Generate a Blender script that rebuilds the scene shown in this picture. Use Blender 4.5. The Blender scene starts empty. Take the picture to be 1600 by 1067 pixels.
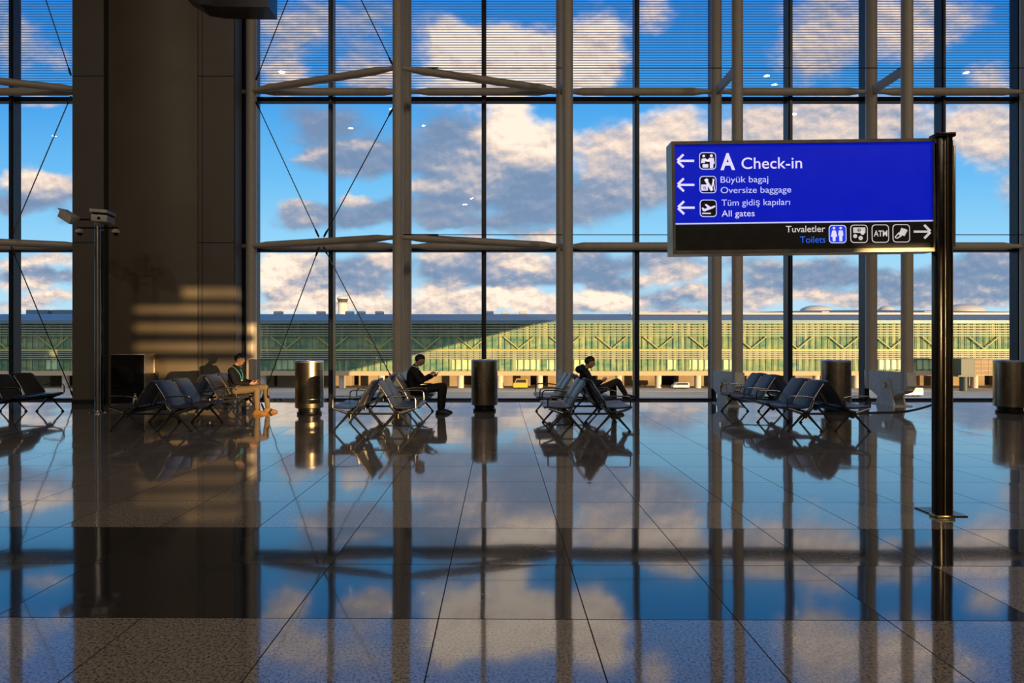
import bpy, bmesh, math, random
from mathutils import Vector, Matrix, Euler
random.seed(7)
S = bpy.context.scene
COL = S.collection
PI = math.pi
F = 960.0            # focal length in pixels of the 1600x1067 photograph
PX, PY = 772.0, 532.0  # principal point
EYE = 1.6

# ------------------------------------------------------------------ camera
cam_d = bpy.data.cameras.new('camera')
cam = bpy.data.objects.new('camera', cam_d)
COL.objects.link(cam)
cam.location = (0, 0, EYE)
cam.rotation_euler = (PI/2, 0, 0)
cam_d.sensor_width = 36
cam_d.lens = 36*F/1600
cam_d.shift_x = (800-PX)/1600
cam_d.shift_y = -(533.5-PY)/1600
cam_d.clip_end = 3000
S.camera = cam
S.view_settings.view_transform = 'Standard'
S.view_settings.look = 'None'
S.view_settings.exposure = 0.0
S.view_settings.gamma = 1.0
S.cycles.caustics_reflective = False
S.cycles.caustics_refractive = False
S.cycles.max_bounces = 10
S.cycles.transparent_max_bounces = 24
S.cycles.sample_clamp_indirect = 4.0
S.cycles.use_denoising = True

def X(px, d): return (px-PX)*d/F
def Z(py, d): return EYE+(PY-py)*d/F
def D(py): return F*EYE/(py-PY)

# ------------------------------------------------------------------ node helpers
class NT:
    def __init__(s, tree): s.t = tree; s.l = tree.links
    def n(s, typ, **kw):
        nd = s.t.nodes.new(typ)
        for k, v in kw.items(): setattr(nd, k, v)
        return nd
    def put(s, sock, v):
        if hasattr(v, 'links') or isinstance(v, bpy.types.NodeSocket): s.l.new(v, sock)
        else: sock.default_value = v
    def math(s, op, a, b=None, c=None, clamp=False):
        nd = s.n('ShaderNodeMath', operation=op, use_clamp=clamp)
        s.put(nd.inputs[0], a)
        if b is not None: s.put(nd.inputs[1], b)
        if c is not None: s.put(nd.inputs[2], c)
        return nd.outputs[0]
    def vec(s, op, a, b=None, c=None, out=0):
        nd = s.n('ShaderNodeVectorMath', operation=op)
        s.put(nd.inputs[0], a)
        if b is not None: s.put(nd.inputs[1], b)
        if c is not None: s.put(nd.inputs[2], c)
        return nd.outputs[out]
    def rng(s, v, a, b, c=0.0, d=1.0, smooth=False):
        nd = s.n('ShaderNodeMapRange', interpolation_type='SMOOTHSTEP' if smooth else 'LINEAR')
        for i, q in enumerate((v, a, b, c, d)): s.put(nd.inputs[i], q)
        return nd.outputs[0]
    def mix(s, f, a, b, mode='MIX'):
        nd = s.n('ShaderNodeMix', data_type='RGBA', blend_type=mode)
        s.put(nd.inputs[0], f); s.put(nd.inputs[6], a); s.put(nd.inputs[7], b)
        return nd.outputs[2]
    def noise(s, vec, scale, detail=4.0, rough=0.55, out=0):
        nd = s.n('ShaderNodeTexNoise')
        s.put(nd.inputs['Vector'], vec); nd.inputs['Scale'].default_value = scale
        nd.inputs['Detail'].default_value = detail; nd.inputs['Roughness'].default_value = rough
        return nd.outputs[out]

def c4(c): return (c[0], c[1], c[2], 1.0)
def srgb(r, g, b):
    f = lambda v: (v/255/12.92) if v/255 <= 0.04045 else ((v/255+0.055)/1.055)**2.4
    return (f(r), f(g), f(b))

# ------------------------------------------------------------------ sky
# clouds: (centre x, centre y, half width, half height, weight, brightness), all as directions of the sky dome
CLOUDS = [
 (760,105,115,62,1.1,1.0),(708,62,36,36,.7,1.0),(850,95,50,50,.8,.95),(770,75,60,40,.6,1.0),(930,75,52,62,1.1,.9),(905,120,60,40,.7,.95),
 (1020,25,40,40,.55,.8),(650,30,60,30,.35,.6),(480,35,80,45,.72,.55),(440,80,50,50,.55,.5),(565,100,60,36,.6,.55),(450,125,50,30,.6,.7),(590,130,50,22,.7,.85),(580,30,45,45,.45,.4),
 (1290,45,75,80,.85,.62),(1250,95,60,40,.5,.7),(1400,40,60,60,.8,.75),(1490,25,70,45,.55,.65),(1450,70,40,30,.4,.7),(1545,125,45,26,.6,.75),
 (1050,215,70,48,1.1,.84),(960,235,70,45,.95,.72),(1010,285,110,45,.8,.35),(1180,205,70,45,.9,.66),(1260,215,90,60,.9,.68),(1330,180,80,40,.8,.62),
 (1400,190,60,45,.8,.66),(1530,205,75,55,1.05,.72),(1590,290,50,60,.6,.5),
 (800,205,48,45,1.2,1.08),(775,245,80,36,.9,.85),(865,225,40,36,.9,.92),(690,215,75,50,.85,.12),(720,260,90,34,.8,.3),(520,205,75,45,.7,.05),(470,180,50,25,.4,.1),
 (490,240,30,13,.75,.95),(545,258,95,24,.95,.2),(600,235,40,20,.7,.2),(560,228,35,9,.6,.8),
 (470,328,45,16,.8,.65),(550,335,85,24,1.0,.12),(455,345,40,14,.6,.25),(555,308,34,10,.8,.85),(610,320,35,18,.7,.12),
 (670,288,38,12,.85,.95),(690,315,70,34,.95,.2),(740,292,40,22,.7,.55),(830,310,75,58,1.05,.12),(775,262,24,16,.7,.8),(750,352,60,20,.6,.15),(690,345,45,14,.55,.15),(930,320,70,40,.7,.3),
 (845,372,45,14,.8,.95),(740,380,40,14,.6,.7),
 (428,420,34,36,1.0,1.05),(480,420,50,34,1.0,.92),(545,428,70,30,.95,.2),(600,405,35,24,.9,.85),(530,445,90,14,.7,.2),
 (440,455,36,11,.7,.12),(470,462,44,16,.9,1.0),(425,478,40,14,.7,.8),(505,478,40,16,.8,.8),(575,468,50,18,.9,.95),(570,455,26,9,.6,.25),(600,482,50,14,.8,.8),
 (690,398,36,22,.9,.9),(700,425,80,30,.95,.15),(760,400,45,16,.7,.4),(810,412,60,25,.95,.85),(800,435,95,16,.95,.15),(710,440,26,10,.7,.9),
 (680,462,45,18,.85,.95),(720,478,60,18,.9,.75),(800,465,70,20,1.0,1.0),(850,478,50,16,.8,.75),(650,490,80,12,.7,.6),
 (930,420,70,30,.95,.12),(905,395,40,14,.6,.6),(1030,405,60,22,.8,.35),(1070,425,60,18,.75,.7),(1020,440,50,10,.6,.75),(950,445,60,12,.7,.2),
 (945,468,62,15,1.0,1.05),(920,486,60,10,.7,.6),(1040,468,70,18,.7,.35),(1090,455,40,14,.7,.65),(1060,486,80,10,.6,.5),
 (1170,470,70,22,.85,.65),(1190,440,60,25,.75,.3),(1180,410,70,18,.6,.4),(1285,430,90,22,.95,.12),(1290,405,60,14,.6,.4),(1265,462,60,14,.75,.75),(1330,470,60,16,.7,.6),
 (1400,440,80,26,.8,.2),(1400,470,70,16,.7,.45),(1530,420,90,30,.95,.12),(1540,452,90,22,.85,.3),(1500,472,70,14,.7,.6),(1560,400,60,12,.6,.7),
 (40,282,50,24,.95,.85),(90,290,40,22,.85,.75),(50,315,80,22,.85,.2),(15,330,30,14,.5,.2),(60,160,45,10,.6,.65),(100,345,25,12,.5,.15),(20,60,50,60,.75,.5),(90,90,30,30,.5,.55),
 (30,415,50,14,.8,.85),(90,408,40,14,.7,.8),(60,435,90,12,.9,.25),(40,450,60,10,.8,.8),(90,465,50,10,.8,.75),(40,478,70,12,.8,.7),
 (200,430,80,40,.8,.6),(260,300,70,40,.8,.5),(220,150,80,60,.7,.7),(330,220,50,50,.6,.4),
]
W = bpy.data.worlds.new('sky'); S.world = W; W.use_nodes = True
wt = W.node_tree; wt.nodes.clear(); N = NT(wt)
tc = N.n('ShaderNodeTexCoord')
sep = N.n('ShaderNodeSeparateXYZ'); wt.links.new(tc.outputs['Generated'], sep.inputs[0])
yy = N.math('MAXIMUM', sep.outputs[1], 0.08)
u = N.math('DIVIDE', sep.outputs[0], yy); v = N.math('DIVIDE', sep.outputs[2], yy)
cmb = N.n('ShaderNodeCombineXYZ'); wt.links.new(u, cmb.inputs[0]); wt.links.new(v, cmb.inputs[1])
P = cmb.outputs[0]
P2 = N.vec('MULTIPLY', P, (1.0, 1.55, 1.0))
wA = N.vec('SUBTRACT', N.noise(P2, 9.0, 6.0, 0.6, out=1), (.5, .5, .5))
Pw = N.vec('MULTIPLY_ADD', wA, (.085, .05, 0), P)
dens = None; bri = None
for (cx, cy, rx, ry, w, b) in CLOUDS:
    ir, ij = F/(rx*1.48), F/(ry*1.48)
    q = N.vec('MULTIPLY_ADD', Pw, (ir, ij, 0), (-(cx-PX)/F*ir, -(PY-cy)/F*ij, 0))
    L = N.vec('LENGTH', q, out=1)
    f = N.rng(L, 1.0, 0.0, 0.0, w, smooth=True)
    dens = f if dens is None else N.math('ADD', dens, f)
    bri = N.math('MULTIPLY', f, b) if bri is None else N.math('MULTIPLY_ADD', f, b, bri)
low = N.rng(v, 0.24, 0.09, smooth=True)
def fbm(vec):
    a = N.noise(vec, 13.0, 8.0, 0.60); b = N.noise(vec, 30.0, 7.0, 0.60)
    return N.math('MULTIPLY_ADD', N.math('SUBTRACT', b, a), N.math('MULTIPLY', low, .8), a)
fb = fbm(P2); fb2 = fbm(N.vec('ADD', P2, (0.004, 0.013, 0)))
cov = N.math('ADD', dens, N.math('MULTIPLY_ADD', fb, 1.0, -0.50))
cl = N.rng(cov, 0.10, 0.74, smooth=True)
bm_ = N.math('DIVIDE', bri, N.math('MAXIMUM', dens, 0.05))
rel = N.math('MULTIPLY', N.math('SUBTRACT', fb, fb2), 1.7)
bb = N.math('ADD', bm_, rel)
cr = N.n('ShaderNodeValToRGB')
els = cr.color_ramp.elements
els[0].position = 0.08; els[0].color = c4(srgb(114, 136, 168))
els[1].position = 1.0; els[1].color = c4(srgb(255, 234, 212))
for p_, c_ in ((.35, srgb(138, 150, 174)), (.62, srgb(196, 184, 184)), (.82, srgb(236, 210, 192))):
    e = els.new(p_); e.color = c4(c_)
wt.links.new(bb, cr.inputs[0])
sr = N.n('ShaderNodeValToRGB')
els = sr.color_ramp.elements
els[0].position = 0.0; els[0].color = c4(srgb(190, 216, 226))
els[1].position = 1.0; els[1].color = c4(srgb(16, 84, 176))
for p_, c_ in ((.07, srgb(172, 212, 234)), (.17, srgb(140, 200, 236)), (.27, srgb(104, 180, 232)), (.42, srgb(58, 148, 222)), (.6, srgb(34, 122, 210))):
    e = els.new(p_); e.color = c4(c_)
wt.links.new(v, sr.inputs[0])
front = N.mix(N.math('MULTIPLY', cl, 0.96), sr.outputs[0], cr.outputs[0])
isf = N.rng(sep.outputs[1], 0.02, 0.22, smooth=True)
allc = N.mix(isf, c4((.46, .52, .60)), front)
up = N.rng(sep.outputs[2], -0.03, 0.0)
allc = N.mix(up, c4((.10, .10, .11)), allc)
bg = N.n('ShaderNodeBackground'); wt.links.new(allc, bg.inputs[0]); bg.inputs[1].default_value = 1.2
wo = N.n('ShaderNodeOutputWorld'); wt.links.new(bg.outputs[0], wo.inputs[0])

# ------------------------------------------------------------------ sun (low, behind the camera to the right)
SUN_EL = math.radians(1.0)
sun_dir = Vector((-0.61*math.cos(SUN_EL), 0.7924*math.cos(SUN_EL), -math.sin(SUN_EL)))
sd = bpy.data.lights.new('sun', 'SUN'); sd.energy = 7.0; sd.color = (1.0, 0.66, 0.30); sd.angle = math.radians(0.22)
so = bpy.data.objects.new('sun', sd); COL.objects.link(so)
so.rotation_euler = sun_dir.to_track_quat('-Z', 'Y').to_euler()
SUN_T = math.tan(SUN_EL)/0.7924   # rise of a sun ray per metre of -y

# ------------------------------------------------------------------ materials
MATS = {}
def mat(name, col, rough=.5, metal=0.0, spec=.5, var=.12, scale=8.0, emis=None, es=0.0, bump=0.0, ior=None):
    m = bpy.data.materials.new(name); m.use_nodes = True
    n = NT(m.node_tree); b = m.node_tree.nodes['Principled BSDF']
    t = n.n('ShaderNodeTexCoord')
    nz = n.noise(t.outputs['Object'], scale, 5.0)
    f = n.rng(nz, .3, .7, 1-var, 1+var)
    c = n.vec('SCALE', col); 
    sc = c.node; m.node_tree.links.new(f, sc.inputs['Scale'])
    m.node_tree.links.new(c, b.inputs['Base Color'])
    m.node_tree.links.new(n.rng(nz, .3, .7, max(0, rough*.9), min(1, rough*1.1)), b.inputs['Roughness'])
    b.inputs['Metallic'].default_value = metal
    b.inputs['Specular IOR Level'].default_value = spec
    if ior: b.inputs['IOR'].default_value = ior
    if emis:
        b.inputs['Emission Color'].default_value = c4(emis); b.inputs['Emission Strength'].default_value = es
    if bump:
        bp = n.n('ShaderNodeBump'); bp.inputs['Strength'].default_value = bump
        m.node_tree.links.new(nz, bp.inputs['Height']); m.node_tree.links.new(bp.outputs[0], b.inputs['Normal'])
    MATS[name] = m
    return m
mat('steel_paint', (.47, .40, .31), .42, 0, .5, .06)
mat('frame_dark', (.018, .02, .026), .38, .2)
mat('mullion_grey', (.022, .025, .034), .35, .3)
mat('cable', (.05, .045, .04), .3, .9)
mat('pillar_panel', (.115, .096, .078), .5, .25, .4, .06, 1.2)
mat('pillar_core', (.115, .092, .066), .5, .2, .4, .06, 1.0)
mat('groove', (.01, .01, .01), .8)
mat('hall_wall', (.30, .27, .24), .7)
mat('hall_ceiling', (.16, .15, .14), .8)
mat('blocker_grey', (.22, .22, .22), .8)
mat('seat_dark', (.052, .049, .047), .38, .35, .5)
mat('seat_shell', (.26, .25, .23), .28, .9)
mat('bench_metal', (.10, .095, .085), .26, .9)
mat('bench_beam', (.03, .03, .03), .35, .7)
mat('rubber', (.012, .012, .012), .7)
mat('bin_steel', (.38, .315, .225), .27, 1.0, .5, .05, 3)
mat('bin_top', (.55, .55, .56), .35, .8)
mat('bin_dark', (.03, .03, .03), .3, .8)
mat('chrome', (.50, .46, .40), .18, 1.0, .5, .04)
mat('pole_dark', (.045, .038, .030), .22, .9)
mat('pole_gold', (.55, .44, .26), .22, 1.0)
mat('white_cast', (.60, .58, .52), .5)
mat('camera_white', (.55, .52, .48), .45)
mat('black_gloss', (.008, .008, .009), .12)
mat('screen', (.006, .005, .006), .08)
mat('kiosk_metal', (.40, .36, .30), .32, .7)
mat('sign_frame', (.30, .26, .20), .30, .9)
mat('sign_blue', (.0, .004, .08), .35, 0, .4, .0, 4, srgb(0, 22, 190), .85)
mat('sign_black', (.008, .007, .006), .4, 0, .4)
mat('sign_white', (.5, .5, .55), .5, 0, .3, 0, 4, srgb(212, 205, 250), .95)
mat('sign_pale', (.5, .5, .55), .5, 0, .3, 0, 4, srgb(178, 186, 246), .95)
mat('sign_grey', (.4, .4, .4), .5, 0, .3, 0, 4, srgb(205, 195, 200), .80)
mat('sign_toilet', (.02, .08, .5), .5, 0, .3, 0, 4, srgb(30, 95, 225), 1.0)
mat('icon_blue', (.02, .05, .5), .5, 0, .3, 0, 4, srgb(30, 60, 220), .9)
mat('skin', (.50, .27, .17), .5, 0, .4, .06, 20)
mat('hair', (.012, .009, .007), .5, 0, .3, .2, 60)
mat('hair_brown', (.02, .014, .010), .5, 0, .3, .2, 60)
mat('sweater', (.006, .006, .007), .85, 0, .2, .2, 60)
mat('suit', (.012, .010, .009), .75, 0, .3, .15, 60)
mat('shirt', (.7, .7, .7), .7)
mat('khaki', (.17, .12, .075), .8, 0, .2, .15, 40)
mat('grey_trousers', (.035, .036, .042), .85, 0, .2, .15, 40)
mat('jacket_black', (.010, .010, .012), .6, 0, .3, .2, 30, bump=.3)
mat('boot_tan', (.30, .14, .035), .6, 0, .3, .15, 30)
mat('shoe_black', (.01, .01, .01), .35)
mat('lanyard', (.05, .28, .32), .6)
mat('badge', (.7, .72, .6), .4)
mat('phone', (.012, .012, .014), .15)
mat('phone_lit', (.1, .1, .1), .3, 0, .5, 0, 4, (.9, .85, .8), .8)
mat('lamp_glow', (.8, .8, .8), .5, 0, .5, 0, 4, (1, .93, .82), 45.0)
mat('bottle', (.75, .6, .35), .25)
mat('bottle_cap', (.1, .2, .5), .4)
mat('concrete', (.62, .53, .43), .85, 0, .2, .18, .08)
mat('apron_paint', (.75, .68, .45), .7)
mat('facade_pale', (.55, .72, .40), .4, 0, .5, .25, .18)
mat('facade_louvre', (.34, .35, .26), .5)
mat('facade_fin', (.16, .17, .14), .5)
mat('facade_fascia', (.85, .78, .70), .5)
mat('facade_sill', (.58, .40, .24), .7)
mat('facade_brace', (.46, .43, .16), .5)
mat('facade_column', (.68, .60, .52), .7)
mat('undercroft', (.36, .27, .18), .8, 0, .2, .35, .15)
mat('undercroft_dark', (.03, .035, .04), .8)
mat('roof_metal', (.13, .21, .27), .5, .25, .5, .12, .05)
mat('roof_light', (.48, .46, .46), .5)
mat('tower_white', (.75, .68, .58), .6)
mat('tower_glass', (.08, .10, .12), .15)
mat('vehicle_white', (.7, .7, .7), .35)
mat('vehicle_yellow', (.75, .45, .05), .4)
mat('vehicle_dark', (.03, .035, .04), .2)
mat('bridge_dark', (.05, .075, .075), .5)
mat('rail_white', (.7, .7, .7), .5)
mat('coat_black', (.012, .012, .013), .8)

def facade_mat():
    m = bpy.data.materials.new('facade_glass'); m.use_nodes = True
    t = m.node_tree; n = NT(t); b = t.nodes['Principled BSDF']
    geo = n.n('ShaderNodeNewGeometry')
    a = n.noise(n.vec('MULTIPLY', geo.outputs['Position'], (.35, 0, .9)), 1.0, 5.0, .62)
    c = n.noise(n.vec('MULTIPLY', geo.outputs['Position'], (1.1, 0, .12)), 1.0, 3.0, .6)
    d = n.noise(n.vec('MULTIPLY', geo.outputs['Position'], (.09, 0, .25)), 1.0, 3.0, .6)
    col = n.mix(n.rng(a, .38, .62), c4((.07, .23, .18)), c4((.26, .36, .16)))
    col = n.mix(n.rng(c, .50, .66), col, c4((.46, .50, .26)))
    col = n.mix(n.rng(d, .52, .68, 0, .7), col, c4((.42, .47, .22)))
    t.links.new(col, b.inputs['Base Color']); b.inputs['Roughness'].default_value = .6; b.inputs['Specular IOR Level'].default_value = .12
    MATS['facade_glass'] = m
facade_mat()
def glass_mat():
    m = bpy.data.materials.new('window_glass'); m.use_nodes = True
    t = m.node_tree; t.nodes.clear(); n = NT(t)
    lw = n.n('ShaderNodeFresnel'); lw.inputs['IOR'].default_value = 1.45
    tr = n.n('ShaderNodeBsdfTransparent'); tr.inputs[0].default_value = (.96, .985, .985, 1)
    gl = n.n('ShaderNodeBsdfGlossy'); gl.inputs['Roughness'].default_value = .0
    mx = n.n('ShaderNodeMixShader'); t.links.new(lw.outputs[0], mx.inputs[0])
    t.links.new(tr.outputs[0], mx.inputs[1]); t.links.new(gl.outputs[0], mx.inputs[2])
    o = n.n('ShaderNodeOutputMaterial'); t.links.new(mx.outputs[0], o.inputs[0])
    MATS['window_glass'] = m
glass_mat()
def frit_mat():
    m = bpy.data.materials.new('frit'); m.use_nodes = True
    t = m.node_tree; t.nodes.clear(); n = NT(t)
    tr = n.n('ShaderNodeBsdfTransparent'); df = n.n('ShaderNodeBsdfDiffuse'); df.inputs[0].default_value = (.08, .13, .20, 1)
    tl = n.n('ShaderNodeBsdfTranslucent'); tl.inputs[0].default_value = (.25, .35, .5, 1)
    a = n.n('ShaderNodeAddShader'); t.links.new(df.outputs[0], a.inputs[0]); t.links.new(tl.outputs[0], a.inputs[1])
    mx = n.n('ShaderNodeMixShader'); mx.inputs[0].default_value = .62
    t.links.new(tr.outputs[0], mx.inputs[1]); t.links.new(a.outputs[0], mx.inputs[2])
    o = n.n('ShaderNodeOutputMaterial'); t.links.new(mx.outputs[0], o.inputs[0]); MATS['frit'] = m
frit_mat()

TILE = .856; TROT = -0.0085
def floor_mat():
    m = bpy.data.materials.new('granite_floor'); m.use_nodes = True
    t = m.node_tree; n = NT(t); b = t.nodes['Principled BSDF']
    tc = n.n('ShaderNodeTexCoord')
    geo = n.n('ShaderNodeNewGeometry')
    mp = n.n('ShaderNodeMapping'); mp.vector_type = 'POINT'
    t.links.new(geo.outputs['Position'], mp.inputs[0])
    mp.inputs['Rotation'].default_value = (0, 0, -TROT)
    s = n.n('ShaderNodeSeparateXYZ'); t.links.new(mp.outputs[0], s.inputs[0])
    tx = n.math('DIVIDE', n.math('ADD', s.outputs[0], .35+20*TILE), TILE)
    ty = n.math('DIVIDE', n.math('ADD', s.outputs[1], -3.53+80*TILE), TILE)
    fx = n.math('FRACT', tx); fy = n.math('FRACT', ty)
    ix = n.math('FLOOR', tx); iy = n.math('FLOOR', ty)
    ex = n.math('MINIMUM', fx, n.math('SUBTRACT', 1.0, fx)); ey = n.math('MINIMUM', fy, n.math('SUBTRACT', 1.0, fy))
    joint = n.math('LESS_THAN', n.math('MINIMUM', ex, ey), .0044)
    cid = n.n('ShaderNodeCombineXYZ'); t.links.new(ix, cid.inputs[0]); t.links.new(iy, cid.inputs[1])
    wn = n.n('ShaderNodeTexWhiteNoise'); wn.noise_dimensions = '2D'; t.links.new(cid.outputs[0], wn.inputs['Vector'])
    # dark granite band, two tiles deep
    r1 = n.math('COMPARE', iy, 80.0, .1); r2 = n.math('COMPARE', iy, 81.0, .1)
    xl = n.math('LESS_THAN', ix, 23.5)
    dark = n.math('MAXIMUM', n.math('MULTIPLY', r1, xl), r2)
    sp = n.noise(geo.outputs['Position'], 62.0, 3.0, .65)
    vo = n.n('ShaderNodeTexVoronoi'); t.links.new(geo.outputs['Position'], vo.inputs['Vector']); vo.inputs['Scale'].default_value = 48.0
    big = n.noise(geo.outputs['Position'], 5.0, 5.0)
    speck = n.rng(sp, .40, .52)
    col = n.mix(speck, c4((.045, .036, .03)), c4((.30, .245, .195)))
    col = n.mix(n.rng(vo.outputs['Distance'], .12, .3), n.mix(.6, col, c4((.40, .34, .28))), col)
    col = n.mix(n.rng(big, .35, .65, 0, .25), col, c4((.16, .125, .10)))
    val = n.rng(wn.outputs['Value'], 0, 1, .85, 1.1)
    cs = n.vec('SCALE', col); t.links.new(val, cs.node.inputs['Scale'])
    col = n.mix(n.math('MULTIPLY', dark, .93), cs, c4((.006, .006, .007)))
    col = n.mix(joint, col, c4((.02, .018, .016)))
    t.links.new(col, b.inputs['Base Color'])
    b.inputs['IOR'].default_value = 2.05; t.links.new(n.math('MULTIPLY', n.math('SUBTRACT', 1.0, joint), .25), b.inputs['Coat Weight']); b.inputs['Coat IOR'].default_value = 1.8; b.inputs['Coat Roughness'].default_value = .02
    t.links.new(n.math('MAXIMUM', n.rng(sp, .35, .65, .09, .03), n.math('MULTIPLY', joint, .75)), b.inputs['Roughness']); t.links.new(n.math('MULTIPLY_ADD', joint, -.45, .5), b.inputs['Specular IOR Level'])
    # every slab lies at its own tiny tilt, slightly wavy polish
    tilt = n.vec('MULTIPLY', n.vec('SUBTRACT', wn.outputs['Color'], (.5, .5, .5)), (.007, .007, 0))
    wav = n.vec('MULTIPLY', n.vec('SUBTRACT', n.noise(geo.outputs['Position'], 2.2, 2.0, .5, out=1), (.5, .5, .5)), (.004, .004, 0))
    nn = n.vec('NORMALIZE', n.vec('ADD', n.vec('ADD', geo.outputs['Normal'], tilt), wav))
    t.links.new(nn, b.inputs['Normal']); t.links.new(nn, b.inputs['Coat Normal'])
    MATS['granite_floor'] = m
floor_mat()

# ------------------------------------------------------------------ mesh builder
class MB:
    def __init__(s): s.v = []; s.f = []; s.m = []
    def add(s, vs, fs, mi=0):
        o = len(s.v); s.v += [tuple(p) for p in vs]
        for f in fs: s.f.append([i+o for i in f]); s.m.append(mi)
        return s
    def box(s, lo, hi, mi=0, M=None):
        (x0, y0, z0), (x1, y1, z1) = lo, hi
        vs = [Vector(p) for p in ((x0,y0,z0),(x1,y0,z0),(x1,y1,z0),(x0,y1,z0),(x0,y0,z1),(x1,y0,z1),(x1,y1,z1),(x0,y1,z1))]
        if M: vs = [M @ p for p in vs]
        return s.add(vs, [(0,3,2,1),(4,5,6,7),(0,1,5,4),(1,2,6,5),(2,3,7,6),(3,0,4,7)], mi)
    def rbox(s, lo, hi, r, seg=2, mi=0, M=None):
        bm = bmesh.new(); bmesh.ops.create_cube(bm, size=1)
        c = [(a+b)/2 for a, b in zip(lo, hi)]; d = [b-a for a, b in zip(lo, hi)]
        for q in bm.verts: q.co = Vector((c[0]+q.co.x*d[0], c[1]+q.co.y*d[1], c[2]+q.co.z*d[2]))
        bmesh.ops.bevel(bm, geom=list(bm.edges), offset=r, segments=seg, profile=.5, affect='EDGES')
        if M: bm.transform(M)
        bm.verts.index_update()
        s.add([q.co for q in bm.verts], [[q.index for q in f.verts] for f in bm.faces], mi); bm.free(); return s
    def tube(s, pts, r, n=12, mi=0, cap=True, closed=False, ell=None, up=None):
        pts = [Vector(p) for p in pts]; k = len(pts)
        rs = r if isinstance(r, (list, tuple)) else [r]*k
        vs = []; prev = None
        for i, p in enumerate(pts):
            if closed: d = pts[(i+1) % k]-pts[i-1]
            else: d = (pts[min(i+1, k-1)]-pts[max(i-1, 0)])
            d.normalize()
            if prev is None:
                a = Vector(up) if up else (Vector((0,0,1)) if abs(d.z) < .9 else Vector((0,1,0)))
                a = (a-d*a.dot(d)).normalized()
            else: a = (prev-d*prev.dot(d)).normalized()
            prev = a; bb = d.cross(a)
            e = ell or (1, 1)
            for j in range(n):
                t = 2*PI*j/n
                vs.append(p+a*(math.cos(t)*rs[i]*e[0])+bb*(math.sin(t)*rs[i]*e[1]))
        fs = []
        for i in range(k if closed else k-1):
            for j in range(n):
                a0 = i*n+j; a1 = i*n+(j+1) % n; b0 = ((i+1) % k)*n+j; b1 = ((i+1) % k)*n+(j+1) % n
                fs.append((a0, a1, b1, b0))
        if cap and not closed: fs += [tuple(range(n))[::-1], tuple(range((k-1)*n, k*n))]
        return s.add(vs, fs, mi)
    def prism(s, poly, axis, a, b, mi=0):
        def mk(p, h): return {'x': (h, p[0], p[1]), 'y': (p[0], h, p[1]), 'z': (p[0], p[1], h)}[axis]
        k = len(poly); vs = [mk(p, a) for p in poly]+[mk(p, b) for p in poly]
        fs = [tuple(range(k))[::-1], tuple(range(k, 2*k))]+[(i, (i+1) % k, k+(i+1) % k, k+i) for i in range(k)]
        return s.add(vs, fs, mi)
    def lathe(s, prof, c=(0,0,0), n=32, mi=0, M=None):
        vs = []; k = len(prof)
        for (r, z) in prof:
            for j in range(n):
                t = 2*PI*j/n; vs.append(Vector((c[0]+r*math.cos(t), c[1]+r*math.sin(t), c[2]+z)))
        if M: vs = [M @ q for q in vs]
        fs = [(i*n+j, i*n+(j+1) % n, (i+1)*n+(j+1) % n, (i+1)*n+j) for i in range(k-1) for j in range(n)]
        fs += [tuple(range(n))[::-1], tuple(range((k-1)*n, k*n))]
        return s.add(vs, fs, mi)
    def ball(s, c, r, n=16, mi=0):
        r = r if isinstance(r, (tuple, list)) else (r, r, r)
        h = n//2; prof = []
        vs = []; 
        for i in range(h+1):
            a = -PI/2+PI*i/h
            for j in range(n):
                t = 2*PI*j/n
                vs.append((c[0]+r[0]*math.cos(a)*math.cos(t), c[1]+r[1]*math.cos(a)*math.sin(t), c[2]+r[2]*math.sin(a)))
        fs = [(i*n+j, i*n+(j+1) % n, (i+1)*n+(j+1) % n, (i+1)*n+j) for i in range(h) for j in range(n)]
        return s.add(vs, fs, mi)
    def build(s, name, mats, parent=None, smooth=True, angle=38, **props):
        me = bpy.data.meshes.new(name); me.from_pydata(s.v, [], s.f); 
        bm = bmesh.new(); bm.from_mesh(me); bmesh.ops.remove_doubles(bm, verts=bm.verts, dist=1e-6)
        bmesh.ops.recalc_face_normals(bm, faces=bm.faces); bm.to_mesh(me); bm.free()
        if len(set(s.m)) > 1 and len(me.polygons) == len(s.m):
            for p, i in zip(me.polygons, s.m): p.material_index = i
        return link(name, me, mats, parent, smooth, angle, **props)
def link(name, me, mats, parent=None, smooth=True, angle=38, **props):
    for m in (mats if isinstance(mats, (list, tuple)) else [mats]): me.materials.append(MATS[m])
    if smooth:
        for p in me.polygons: p.use_smooth = True
        me.set_sharp_from_angle(angle=math.radians(angle))
    o = bpy.data.objects.new(name, me); COL.objects.link(o)
    if parent: o.parent = parent
    for k, q in props.items(): o[k] = q
    return o
def thing(name, label, cat, loc=(0,0,0), group=None, kind=None):
    o = bpy.data.objects.new(name, None); COL.objects.link(o); o.location = loc; o.empty_display_size = .1
    if label: o['label'] = label
    if cat: o['category'] = cat
    if group: o['group'] = group
    if kind: o['kind'] = kind
    return o
def kids(o): return [c for c in ALL() if c.parent == o]
def ALL(): return list(COL.objects)
def dup(root, loc, label):
    kid = {}
    for o in COL.objects:
        if o.parent: kid.setdefault(o.parent.name, []).append(o)
    def cp(o, par):
        c = o.copy(); COL.objects.link(c)
        if par: c.parent = par
        for k in kid.get(o.name, []): cp(k, c)
        return c
    r = cp(root, None); r.location = loc; r['label'] = label
    return r

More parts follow.
